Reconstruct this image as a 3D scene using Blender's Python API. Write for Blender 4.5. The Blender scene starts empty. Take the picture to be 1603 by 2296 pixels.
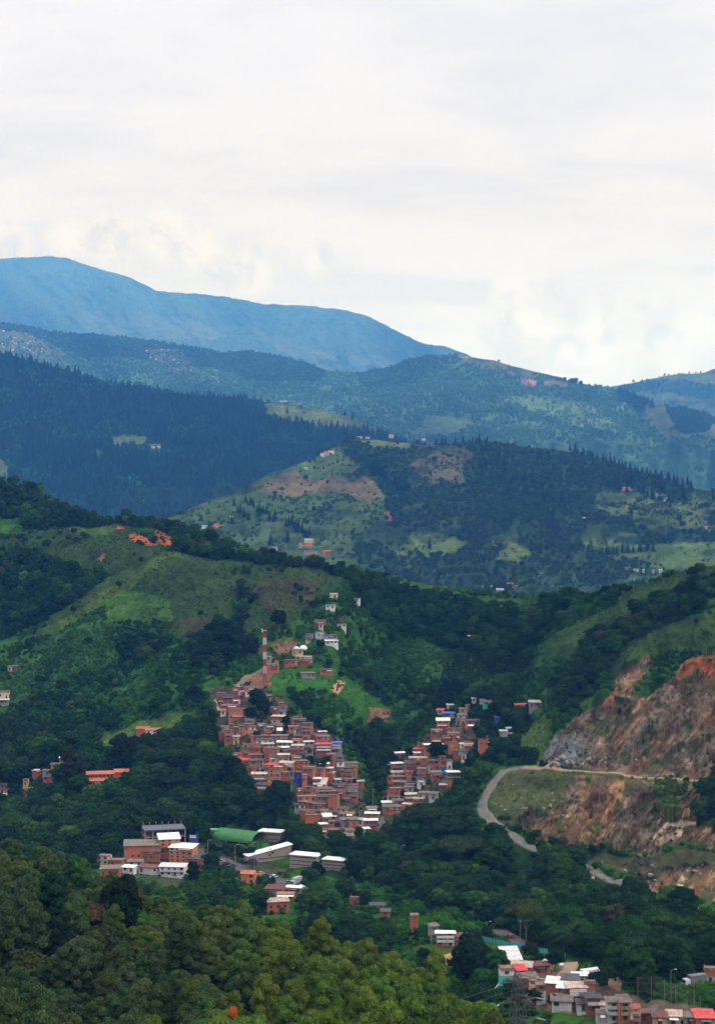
import bpy, math, random
import numpy as np
R = math.radians
rnd = random.Random(7)
rg = np.random.default_rng(11)
HAZE = .72e-4
KM, KP, KF, KT = 1.5, 1.8, 2.0, 2.4     # real distances of middle hill, pine hill, blue ridge, far mountain
SC = bpy.context.scene
COL = SC.collection

# ------------------------------------------------------------ camera, sky, sun, exposure
F, CU, CV, CZ = 3600.0, 801.5, 1148.0, 220.0      # focal length in units of a 1603 px wide frame
cam = bpy.data.cameras.new('camera'); camo = bpy.data.objects.new('camera', cam); COL.objects.link(camo)
camo.location = (0, 0, CZ); camo.rotation_euler = (R(90), 0, 0)
cam.sensor_fit = 'HORIZONTAL'; cam.sensor_width = 36.0; cam.lens = 36.0*F/1603.0
cam.clip_start = 1.0; cam.clip_end = 60000.0
SC.camera = camo
SUN_EL, SUN_AZ = 48.0, 110.0                       # azimuth clockwise from +Y (view direction)
W = bpy.data.worlds.new('World'); SC.world = W; W.use_nodes = True
nt = W.node_tree; nt.nodes.clear()
def N(nt, t, **kw):
    n = nt.nodes.new(t)
    for k, v in kw.items():
        if k.startswith('i_'):
            key = k[2:]
            n.inputs[int(key) if key.isdigit() else key.replace('_', ' ')].default_value = v
        else: setattr(n, k, v)
    return n
def math_n(nt, op, a, b=None, c=None, clamp=False):
    n = nt.nodes.new('ShaderNodeMath'); n.operation = op; n.use_clamp = clamp
    for i, q in enumerate((a, b, c)):
        if q is None: continue
        if isinstance(q, (int, float)): n.inputs[i].default_value = q
        else: nt.links.new(q, n.inputs[i])
    return n.outputs[0]
def mixc(nt, fac, a, b, bt='MIX'):
    n = nt.nodes.new('ShaderNodeMix'); n.data_type = 'RGBA'; n.blend_type = bt
    for s, q in ((n.inputs[0], fac), (n.inputs[6], a), (n.inputs[7], b)):
        if isinstance(q, (int, float)): s.default_value = q
        elif isinstance(q, tuple): s.default_value = q if len(q) == 4 else q+(1,)
        else: nt.links.new(q, s)
    return n.outputs[2]
def maprange(nt, v, a, b, c=0.0, d=1.0):
    n = nt.nodes.new('ShaderNodeMapRange'); n.interpolation_type = 'SMOOTHSTEP'
    nt.links.new(v, n.inputs[0])
    for i, q in zip((1, 2, 3, 4), (a, b, c, d)): n.inputs[i].default_value = q
    return n.outputs[0]
tc = N(nt, 'ShaderNodeTexCoord'); sep = N(nt, 'ShaderNodeSeparateXYZ'); nt.links.new(tc.outputs['Generated'], sep.inputs[0])
zz = math_n(nt, 'ADD', math_n(nt, 'MAXIMUM', sep.outputs[2], 0.0), 0.10)
cx = math_n(nt, 'DIVIDE', sep.outputs[0], zz); cy = math_n(nt, 'DIVIDE', sep.outputs[1], zz)
cmb = N(nt, 'ShaderNodeCombineXYZ'); nt.links.new(cx, cmb.inputs[0]); nt.links.new(cy, cmb.inputs[1])
mp = N(nt, 'ShaderNodeMapping'); mp.inputs['Rotation'].default_value = (0, 0, R(12)); mp.inputs['Scale'].default_value = (.75, 1.0, 1); nt.links.new(cmb.outputs[0], mp.inputs[0])
n1 = N(nt, 'ShaderNodeTexNoise', i_Scale=1.1, i_Detail=7.0, i_Roughness=.55, i_Distortion=.5); nt.links.new(mp.outputs[0], n1.inputs[0])
n2 = N(nt, 'ShaderNodeTexNoise', i_Scale=3.2, i_Detail=9.0, i_Roughness=.65, i_Distortion=.8); nt.links.new(mp.outputs[0], n2.inputs[0])
cl = math_n(nt, 'ADD', math_n(nt, 'MULTIPLY', n1.outputs[0], .7), math_n(nt, 'MULTIPLY', n2.outputs[0], .3))
clm = maprange(nt, cl, .41, .58)
skyc = mixc(nt, clm, (.87, .88, .96), (.99, 1.0, 1.06))
# cumulus heads: bright soft-edged lobes near the horizon
nb = N(nt, 'ShaderNodeTexNoise', i_Scale=38.0, i_Detail=9.0, i_Roughness=.62, i_Distortion=.4); nt.links.new(tc.outputs['Generated'], nb.inputs[0])
cum = None
def dirv(u, v):
    d = np.array([(u-CU)/F, 1.0, -(v-CV)/F]); return tuple(d/np.linalg.norm(d))
for (u, v, r) in ((20, 545, 58), (150, 535, 60), (250, 540, 70), (370, 530, 72), (450, 560, 66), (560, 610, 60), (1145, 650, 60), (1205, 680, 70), (1180, 760, 100), (1330, 760, 90), (1480, 800, 90), (1560, 740, 70), (710, 590, 36), (1420, 690, 40)):
    vd = N(nt, 'ShaderNodeVectorMath', operation='DISTANCE'); vd.inputs[1].default_value = dirv(u, v)
    nt.links.new(tc.outputs['Generated'], vd.inputs[0])
    q = math_n(nt, 'DIVIDE', vd.outputs['Value'], r/F)
    cum = q if cum is None else math_n(nt, 'MINIMUM', cum, q)
cq = math_n(nt, 'ADD', cum, math_n(nt, 'MULTIPLY', math_n(nt, 'SUBTRACT', nb.outputs[0], .5), 2.4))
cmask = maprange(nt, cq, 1.30, .55)
shade = maprange(nt, nb.outputs[0], .38, .58, .86, 1.06)
cumc = N(nt, 'ShaderNodeCombineXYZ')
for i in range(3): nt.links.new(shade, cumc.inputs[i])
skyc = mixc(nt, math_n(nt, 'MULTIPLY', cmask, .85), skyc, cumc.outputs[0])
# the low sky is a little brighter behind the air; the overcast grows brighter towards the zenith
low = maprange(nt, sep.outputs[2], .20, .04)
zen = maprange(nt, sep.outputs[2], .30, .85)
boost = math_n(nt, 'ADD', math_n(nt, 'ADD', 1.04, math_n(nt, 'MULTIPLY', low, .02)), math_n(nt, 'MULTIPLY', zen, .75))
blow = math_n(nt, 'ADD', boost, math_n(nt, 'MULTIPLY', low, 1.0)); glow_ = math_n(nt, 'ADD', boost, math_n(nt, 'MULTIPLY', low, .22))
bc = N(nt, 'ShaderNodeCombineXYZ')
for i, q in enumerate((boost, glow_, blow)): nt.links.new(q, bc.inputs[i])
skyc = mixc(nt, 1.0, skyc, bc.outputs[0], 'MULTIPLY')
skyt = N(nt, 'ShaderNodeTexSky'); skyt.sky_type = 'NISHITA'; skyt.sun_disc = False
skyt.sun_elevation = R(SUN_EL); skyt.sun_rotation = R(SUN_AZ)
bg1 = N(nt, 'ShaderNodeBackground', i_Strength=0.06); nt.links.new(skyt.outputs[0], bg1.inputs[0])
bg2 = N(nt, 'ShaderNodeBackground', i_Strength=1.0); nt.links.new(skyc, bg2.inputs[0])
ms = N(nt, 'ShaderNodeMixShader', i_0=.93); nt.links.new(bg1.outputs[0], ms.inputs[1]); nt.links.new(bg2.outputs[0], ms.inputs[2])
wo = N(nt, 'ShaderNodeOutputWorld'); nt.links.new(ms.outputs[0], wo.inputs[0])
sl = bpy.data.lights.new('sun', 'SUN'); sl.energy = 1.5; sl.angle = R(12); sl.color = (1.0, .96, .9)
so = bpy.data.objects.new('sun', sl); COL.objects.link(so)
_sd = (math.sin(R(SUN_AZ))*math.cos(R(SUN_EL)), math.cos(R(SUN_AZ))*math.cos(R(SUN_EL)), math.sin(R(SUN_EL)))
from mathutils import Vector
so.rotation_euler = Vector(_sd).to_track_quat('Z', 'Y').to_euler(); so.location = (300, -200, 900)
SC.view_settings.view_transform = 'Standard'; SC.view_settings.look = 'None'
SC.view_settings.exposure = 0.0; SC.view_settings.gamma = 1.0; SC.view_settings.use_curve_mapping = False
try:
    SC.cycles.volume_bounces = 1; SC.cycles.max_bounces = 6; SC.cycles.diffuse_bounces = 2; SC.cycles.transparent_max_bounces = 4
except Exception: pass

# ------------------------------------------------------------ helpers
def vhash(ix, iy, s):
    n = (ix.astype(np.int64)*374761393 + iy.astype(np.int64)*668265263 + s*1442695041) & 0xFFFFFFFF
    n = ((n ^ (n >> 13))*1274126177) & 0xFFFFFFFF
    n = n ^ (n >> 16)
    return (n & 0xFFFFFF)/float(0xFFFFFF)
def vn(x, y, s=0):
    x = np.asarray(x, float); y = np.asarray(y, float)
    ix = np.floor(x); iy = np.floor(y); fx = x-ix; fy = y-iy
    fx = fx*fx*(3-2*fx); fy = fy*fy*(3-2*fy)
    a = vhash(ix, iy, s); b = vhash(ix+1, iy, s); c = vhash(ix, iy+1, s); d = vhash(ix+1, iy+1, s)
    return (a+(b-a)*fx)+((c+(d-c)*fx)-(a+(b-a)*fx))*fy
def fbm(x, y, s=0, o=4, g=.5):
    t = 0; a = 1; w = 0
    for i in range(o):
        t = t+a*vn(x*2**i+17.3*i, y*2**i-9.1*i, s+i); w += a; a *= g
    return t/w
def ridged(x, y, s=0, o=4):
    t = 0; a = 1; w = 0
    for i in range(o):
        t = t+a*(1-abs(2*vn(x*2**i+5.1*i, y*2**i+3.7*i, s+i)-1)); w += a; a *= .55
    return t/w
def P(u, v, D): return np.array([(u-CU)/F*D, D, CZ-(v-CV)/F*D])
def tag(o, label=None, cat=None, group=None, kind=None):
    if label: o['label'] = label
    if cat: o['category'] = cat
    if group: o['group'] = group
    if kind: o['kind'] = kind
    return o
def link(name, me, parent=None):
    o = bpy.data.objects.new(name, me); COL.objects.link(o)
    if parent: o.parent = parent
    return o
def empty(name, loc, rz=0):
    o = bpy.data.objects.new(name, None); COL.objects.link(o); o.location = tuple(loc); o.rotation_euler = (0, 0, rz); o.empty_display_size = .5
    return o
def mesh_np(name, verts, faces, mats, mi=None, attrs=None, smooth=False, n=4):
    """verts (V,3), faces (Fn,n)"""
    me = bpy.data.meshes.new(name); V = len(verts); Q = len(faces)
    me.vertices.add(V); me.vertices.foreach_set('co', np.ascontiguousarray(verts, dtype=np.float32).ravel())
    me.loops.add(Q*n); me.loops.foreach_set('vertex_index', np.ascontiguousarray(faces, dtype=np.int32).ravel())
    me.polygons.add(Q); me.polygons.foreach_set('loop_start', np.arange(0, Q*n, n, dtype=np.int32))
    try: me.polygons.foreach_set('loop_total', np.full(Q, n, dtype=np.int32))
    except Exception: pass
    for m in (mats if isinstance(mats, (list, tuple)) else [mats]): me.materials.append(m)
    if mi is not None: me.polygons.foreach_set('material_index', np.asarray(mi, dtype=np.int32))
    if smooth: me.polygons.foreach_set('use_smooth', np.ones(Q, dtype=bool))
    me.update(calc_edges=True)
    for k, a in (attrs or {}).items():
        if a.ndim == 2:
            at = me.attributes.new(k, 'FLOAT_COLOR', 'POINT')
            c = np.ones((V, 4), np.float32); c[:, :3] = a; at.data.foreach_set('color', c.ravel())
        else:
            at = me.attributes.new(k, 'FLOAT', 'POINT'); at.data.foreach_set('value', a.astype(np.float32))
    me.validate()
    return me
class MB:
    def __init__(s): s.v = []; s.f = []; s.m = []
    def poly(s, pts, mi=0):
        b = len(s.v); s.v += [tuple(map(float, p)) for p in pts]; s.f.append(tuple(range(b, b+len(pts)))); s.m.append(mi); return s
    def box(s, x0, x1, y0, y1, z0, z1, mi=0):
        b = len(s.v); s.v += [(x, y, z) for z in (z0, z1) for x, y in ((x0, y0), (x1, y0), (x1, y1), (x0, y1))]
        for f in ((0, 3, 2, 1), (4, 5, 6, 7), (0, 1, 5, 4), (1, 2, 6, 5), (2, 3, 7, 6), (3, 0, 4, 7)):
            s.f.append(tuple(b+i for i in f)); s.m.append(mi)
        return s
    def hexa(s, p, mi=0):      # 8 points: bottom 4, top 4
        b = len(s.v); s.v += [tuple(map(float, q)) for q in p]
        for f in ((0, 3, 2, 1), (4, 5, 6, 7), (0, 1, 5, 4), (1, 2, 6, 5), (2, 3, 7, 6), (3, 0, 4, 7)):
            s.f.append(tuple(b+i for i in f)); s.m.append(mi)
        return s
    def bar(s, a, b_, r, mi=0, n=4, r2=None):
        a = Vector(a); b_ = Vector(b_); d = (b_-a)
        if d.length < 1e-6: return s
        d.normalize(); t = Vector((0, 0, 1)) if abs(d.z) < .9 else Vector((1, 0, 0))
        e1 = d.cross(t).normalized(); e2 = d.cross(e1)
        r2 = r if r2 is None else r2; base = len(s.v)
        for c, rr in ((a, r), (b_, r2)):
            for k in range(n):
                w = 2*math.pi*(k+.5)/n; q = c+(e1*math.cos(w)+e2*math.sin(w))*rr; s.v.append(tuple(q))
        for k in range(n):
            j = (k+1) % n; s.f.append((base+k, base+j, base+n+j, base+n+k)); s.m.append(mi)
        s.f.append(tuple(base+n+k for k in range(n))); s.m.append(mi)
        s.f.append(tuple(base+k for k in reversed(range(n)))); s.m.append(mi)
        return s
    def me(s, name, mats):
        me = bpy.data.meshes.new(name); me.from_pydata(s.v, [], s.f)
        for m in (mats if isinstance(mats, (list, tuple)) else [mats]): me.materials.append(m)
        me.polygons.foreach_set('material_index', s.m); me.update(); return me
    def build(s, name, mats, parent=None): return link(name, s.me(name, mats), parent)

# ------------------------------------------------------------ materials
def newmat(name):
    m = bpy.data.materials.new(name); m.use_nodes = True; t = m.node_tree; t.nodes.clear()
    return m, t, N(t, 'ShaderNodeOutputMaterial')
_M = {}
def plain(key, col, rough=.85, var=.25, scale=1.2, metal=0.0, streak=False, brick=None, spec=.3):
    if key in _M: return _M[key]
    m, t, out = newmat(key)
    p = N(t, 'ShaderNodeBsdfPrincipled', i_Roughness=rough, i_Metallic=metal); p.inputs['Specular IOR Level'].default_value = spec
    tcn = N(t, 'ShaderNodeTexCoord'); nz = N(t, 'ShaderNodeTexNoise', i_Scale=scale, i_Detail=5.0, i_Roughness=.65)
    mpn = N(t, 'ShaderNodeMapping'); mpn.inputs['Scale'].default_value = (1, 1, .25 if streak else 1)
    oi = N(t, 'ShaderNodeObjectInfo')
    ad = N(t, 'ShaderNodeVectorMath', operation='ADD'); t.links.new(tcn.outputs['Object'], ad.inputs[0])
    sc_ = N(t, 'ShaderNodeVectorMath', operation='SCALE'); sc_.inputs[0].default_value = (37, 19, 5); t.links.new(oi.outputs['Random'], sc_.inputs['Scale'])
    t.links.new(sc_.outputs[0], ad.inputs[1]); t.links.new(ad.outputs[0], mpn.inputs[0]); t.links.new(mpn.outputs[0], nz.inputs[0])
    f = maprange(t, nz.outputs[0], .3, .7)
    lo = tuple(c*(1-var) for c in col); hi = tuple(min(1, c*(1+var)) for c in col)
    c = mixc(t, f, lo, hi)
    if brick:
        wv = N(t, 'ShaderNodeTexNoise', i_Scale=9.0, i_Detail=2.0)
        mp2 = N(t, 'ShaderNodeMapping'); mp2.inputs['Scale'].default_value = (.5, .5, 2.2); t.links.new(tcn.outputs['Object'], mp2.inputs[0]); t.links.new(mp2.outputs[0], wv.inputs[0])
        c = mixc(t, maprange(t, wv.outputs[0], .35, .65, 0, .38), c, brick)
    rv = N(t, 'ShaderNodeCombineXYZ'); val = maprange(t, oi.outputs['Random'], 0, 1, .82, 1.15)
    for i in range(3): t.links.new(val, rv.inputs[i])
    c = mixc(t, 1.0, c, rv.outputs[0], 'MULTIPLY')
    t.links.new(c, p.inputs['Base Color']); t.links.new(p.outputs[0], out.inputs[0])
    _M[key] = m; return m
def foliage_mat(name, trans=.22, gloss=True):
    m, t, out = newmat(name)
    a = N(t, 'ShaderNodeAttribute', attribute_name='leaf'); b = N(t, 'ShaderNodeAttribute', attribute_name='tint', attribute_type='INSTANCER'); oi = N(t, 'ShaderNodeObjectInfo')
    c = mixc(t, 1.0, b.outputs['Color'], oi.outputs['Color'], 'ADD')
    n = t.nodes[-1]; n.clamp_result = False
    f = maprange(t, a.outputs['Fac'], 0, 1, .55, 1.5); v = N(t, 'ShaderNodeCombineXYZ')
    for i, k in enumerate((1.0, 1.0, .8)): t.links.new(math_n(t, 'MULTIPLY', f, k), v.inputs[i])
    c = mixc(t, 1.0, c, v.outputs[0], 'MULTIPLY')
    d = N(t, 'ShaderNodeBsdfDiffuse'); tr = N(t, 'ShaderNodeBsdfTranslucent'); t.links.new(c, d.inputs[0]); t.links.new(c, tr.inputs[0])
    mx = N(t, 'ShaderNodeMixShader', i_0=trans); t.links.new(d.outputs[0], mx.inputs[1]); t.links.new(tr.outputs[0], mx.inputs[2])
    t.links.new(mx.outputs[0], out.inputs[0]); return m
FOL = foliage_mat('foliage')
BARK = plain('bark', (.13, .11, .085), .9, .35, 2.0)
def terrain_mat(name, s1=.02, s2=.15, s3=1.2, bump=.4, bdist=1.0, lo=.48, hi=1.7, streaks=False):
    m, t, out = newmat(name)
    a = N(t, 'ShaderNodeAttribute', attribute_name='Col'); g = N(t, 'ShaderNodeNewGeometry')
    fac = None; src = None
    for sc_, w in ((s1, .3), (s2, .35), (s3, .35)):
        nz = N(t, 'ShaderNodeTexNoise', i_Scale=sc_, i_Detail=6.0, i_Roughness=.65); t.links.new(g.outputs['Position'], nz.inputs[0])
        q = math_n(t, 'MULTIPLY', nz.outputs[0], w); fac = q if fac is None else math_n(t, 'ADD', fac, q)
    f = maprange(t, fac, .36, .64, lo, hi); v = N(t, 'ShaderNodeCombineXYZ')
    for i, k in enumerate((1.0, .97, .9)): t.links.new(math_n(t, 'MULTIPLY', f, k), v.inputs[i])
    c = mixc(t, 1.0, a.outputs['Color'], v.outputs[0], 'MULTIPLY')
    p = N(t, 'ShaderNodeBsdfDiffuse', i_Roughness=.3)
    bp = N(t, 'ShaderNodeBump', i_Strength=bump, i_Distance=bdist); t.links.new(fac, bp.inputs['Height']); t.links.new(bp.outputs[0], p.inputs['Normal'])
    t.links.new(c, p.inputs[0]); t.links.new(p.outputs[0], out.inputs[0]); return m
# ------------------------------------------------------------ terrain sheets
def smooth_curve(knots, us, k=9):
    a = np.array(knots, float); v = np.interp(us, a[:, 0], a[:, 1])
    return v
def blur(A, n, axis):
    if n < 2: return A
    ker = np.hanning(n+2)[1:-1]; ker /= ker.sum(); pad = n//2
    w = [(0, 0), (0, 0)]; w[axis] = (pad, n-1-pad)
    B = np.pad(A, w, mode='edge'); out = np.zeros_like(A)
    for i, q in enumerate(ker):
        sl_ = [slice(None), slice(None)]; sl_[axis] = slice(i, i+A.shape[axis]); out += q*B[tuple(sl_)]
    return out
SHEETS = {}
class Sheet:
    def __init__(s, us, crest, bottom, cols, nrow, rough, blurn=(15, 15), crough=(0, 30), K=1.0):
        s.us = np.asarray(us, float); s.n = nrow
        s.vc = smooth_curve(crest, s.us)+(fbm(s.us/crough[1], s.us*0+3, 5, 4)-.5)*crough[0]
        s.vb = smooth_curve(bottom, s.us)
        t = np.linspace(0, 1, nrow); s.t = t
        V = s.vb[:, None]+(s.vc-s.vb)[:, None]*t[None, :]
        cu = np.array([c[0] for c in cols], float); G = np.zeros((len(cols),)+V.shape)
        for i, (_, pts) in enumerate(cols):
            p = np.array(pts, float)[::-1]           # increasing v
            # extrapolate above the crest
            sl0 = (p[1, 1]-p[0, 1])/(p[1, 0]-p[0, 0])
            g = np.interp(V, p[:, 0], p[:, 1]); g = np.where(V < p[0, 0], p[0, 1]+(V-p[0, 0])*sl0, g); G[i] = g
        k = np.clip(np.searchsorted(cu, s.us)-1, 0, len(cu)-2)
        w = np.clip((s.us-cu[k])/(cu[k+1]-cu[k]), 0, 1); w = w*w*(3-2*w)
        ii = np.arange(len(s.us))
        D = G[k, ii, :]*(1-w)[:, None]+G[k+1, ii, :]*w[:, None]
        D = blur(blur(D, blurn[0], 0), blurn[1], 1)
        U = np.repeat(s.us[:, None], nrow, 1)
        D = (D+rough(U, V, D))*K; s.K = K
        D = np.maximum.accumulate(D+np.arange(nrow)[None, :]*1e-3, axis=1)
        s.U, s.V, s.D = U, V, D
        s.d0, s.d1 = D.min(), D.max(); s.dg = np.linspace(s.d0, s.d1, 900)
        s.VD = np.array([np.interp(s.dg, D[i], V[i]) for i in range(len(s.us))])
        s.Dc = D[:, -1]
    def col(s, u):
        f = np.interp(u, s.us, np.arange(len(s.us))); i = np.clip(np.floor(f).astype(int), 0, len(s.us)-2); return i, f-i
    def depth(s, u, v):
        i, w = s.col(u)
        def one(j):
            f = (v-s.vb[j])/(s.vc[j]-s.vb[j])*(s.n-1); f = np.clip(f, 0, s.n-1.001); r = np.floor(f).astype(int); g = f-r
            return s.D[j, r]*(1-g)+s.D[j, r+1]*g
        return one(i)*(1-w)+one(i+1)*w
    def pt(s, u, v): return P(u, v, float(s.depth(np.float64(u), np.float64(v))))
    def v_at(s, u, y):
        i, w = s.col(u); f = np.clip((y-s.d0)/(s.d1-s.d0)*899, 0, 898.99); r = np.floor(f).astype(int); g = f-r
        a = s.VD[i, r]*(1-g)+s.VD[i, r+1]*g; b = s.VD[i+1, r]*(1-g)+s.VD[i+1, r+1]*g
        return a*(1-w)+b*w
    def crestD(s, u):
        i, w = s.col(u); return s.Dc[i]*(1-w)+s.Dc[i+1]*w
    def z_at(s, x, y):
        u = x/y*F+CU; return CZ-(s.v_at(u, y)-CV)/F*y
    def build(s, name, mat, colfun, back=(400, 180, 14)):
        X = (s.U-CU)/F*s.D; Y = s.D; Z = CZ-(s.V-CV)/F*s.D
        nb = back[2]; tb = np.linspace(0, 1, nb+1)[1:]
        Yb = Y[:, -1:]+back[0]*tb[None, :]; Zb = Z[:, -1:]-back[1]*(tb[None, :]**1.4)
        Xb = (s.us[:, None]-CU)/F*Yb
        X = np.hstack([X, Xb]); Y = np.hstack([Y, Yb]); Z = np.hstack([Z, Zb])
        C = colfun(s.U, s.V); C = np.concatenate([C, np.repeat(C[:, -1:, :], nb, 1)], 1)
        n, m = X.shape; idx = np.arange(n*m).reshape(n, m)
        fc = np.stack([idx[:-1, :-1], idx[1:, :-1], idx[1:, 1:], idx[:-1, 1:]], -1).reshape(-1, 4)
        me = mesh_np(name, np.stack([X, Y, Z], -1).reshape(-1, 3), fc, mat, attrs={'Col': C.reshape(-1, 3)}, smooth=True)
        o = link(name, me); tag(o, kind='structure'); SHEETS[name] = s; return o

# ---- painting helper: zones are patches of land cover, edges broken up by noise
def inside(poly, U, V):
    c = np.zeros(U.shape, bool); n = len(poly)
    for i in range(n):
        x1, y1 = poly[i]; x2, y2 = poly[(i+1) % n]
        if y1 == y2: continue
        c ^= ((y1 > V) != (y2 > V)) & (U < (x2-x1)*(V-y1)/(y2-y1)+x1)
    return c
def near_line(pts, w, U, V):
    d = np.full(U.shape, 1e9)
    for (x1, y1), (x2, y2) in zip(pts[:-1], pts[1:]):
        L = (x2-x1)**2+(y2-y1)**2+1e-9; t = np.clip(((U-x1)*(x2-x1)+(V-y1)*(y2-y1))/L, 0, 1)
        d = np.minimum(d, np.hypot(U-x1-t*(x2-x1), V-y1-t*(y2-y1)))
    return d < w
class Zones:
    """type codes: 0 scrub, 1 forest, 2 grass, 3 dry slope, 4 rock, 5 earth, 6 built, 7 mixed, 8 pine"""
    def __init__(s, u0, u1, v0, v1, base, zones, warp=10, wscale=30, cols=None, step=2.0, gul_shade=None):
        s.u0, s.v0, s.st = u0, v0, step
        us = np.arange(u0, u1, step); vs = np.arange(v0, v1, step); U, V = np.meshgrid(us, vs, indexing='ij')
        wu = (fbm(U/wscale, V/wscale*1.6, 31, 4)-.5)*warp*2; wv = (fbm(U/wscale, V/wscale*1.6, 67, 4)-.5)*warp*1.4
        Uw, Vw = U+wu, V+wv
        s.T = np.full(U.shape, base[0], np.uint8); s.C = np.empty(U.shape+(3,)); s.C[:] = base[1]
        for z in zones:
            k, c, sh = z[0], z[1], z[2]
            m = near_line(sh, z[3], Uw, Vw) if len(z) > 3 else inside(sh, Uw, Vw)
            s.T[m] = k; s.C[m] = c
        if gul_shade:      # relief shading painted in: darker gullies, lighter spurs, alongside denser growth in gullies
            q = np.clip((gul_shade[0](U, V)-.35)/.35, 0, 1)[..., None]; s.C *= (1-gul_shade[1])+2*gul_shade[1]*q
    def idx(s, u, v):
        return (np.clip(((u-s.u0)/s.st).astype(int), 0, s.T.shape[0]-1), np.clip(((v-s.v0)/s.st).astype(int), 0, s.T.shape[1]-1))
    def t(s, u, v): return s.T[s.idx(u, v)]
    def c(s, u, v): return s.C[s.idx(u, v)]

# colours of land cover (base colours)
g_for = (.014, .036, .012); g_scr = (.032, .088, .016); g_gra = (.035, .095, .014); g_lush = (.030, .098, .016)
g_dry = (.026, .050, .016); g_yel = (.048, .084, .018); e_red = (.24, .080, .034); e_brn = (.17, .10, .062); e_tan = (.33, .21, .12)
r_brn = (.135, .083, .046); r_tan = (.225, .152, .085); r_gry = (.125, .100, .076); r_drk = (.048, .034, .025)

QU = [(1215, 1700), (1230, 1665), (1255, 1640), (1290, 1605), (1345, 1572), (1380, 1560), (1372, 1525), (1400, 1500), (1450, 1466), (1470, 1490), (1440, 1520), (1425, 1560), (1450, 1565), (1500, 1520), (1540, 1480), (1575, 1462), (1620, 1465), (1720, 1470), (1950, 1450), (1950, 1770), (1603, 1757), (1470, 1741), (1290, 1724), (1215, 1716)]
QL = [(1290, 1740), (1340, 1738), (1470, 1750), (1603, 1764), (1950, 1780), (1950, 1940), (1590, 1905), (1530, 1895), (1500, 1905), (1440, 1920), (1370, 1912), (1300, 1905), (1240, 1890), (1170, 1868), (1155, 1845), (1180, 1820), (1215, 1832), (1260, 1800), (1270, 1770)]
QB = [(1400, 1962), (1440, 1950), (1500, 1945), (1560, 1930), (1700, 1935), (1700, 2030), (1560, 2026), (1500, 2014), (1440, 1992)]
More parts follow.
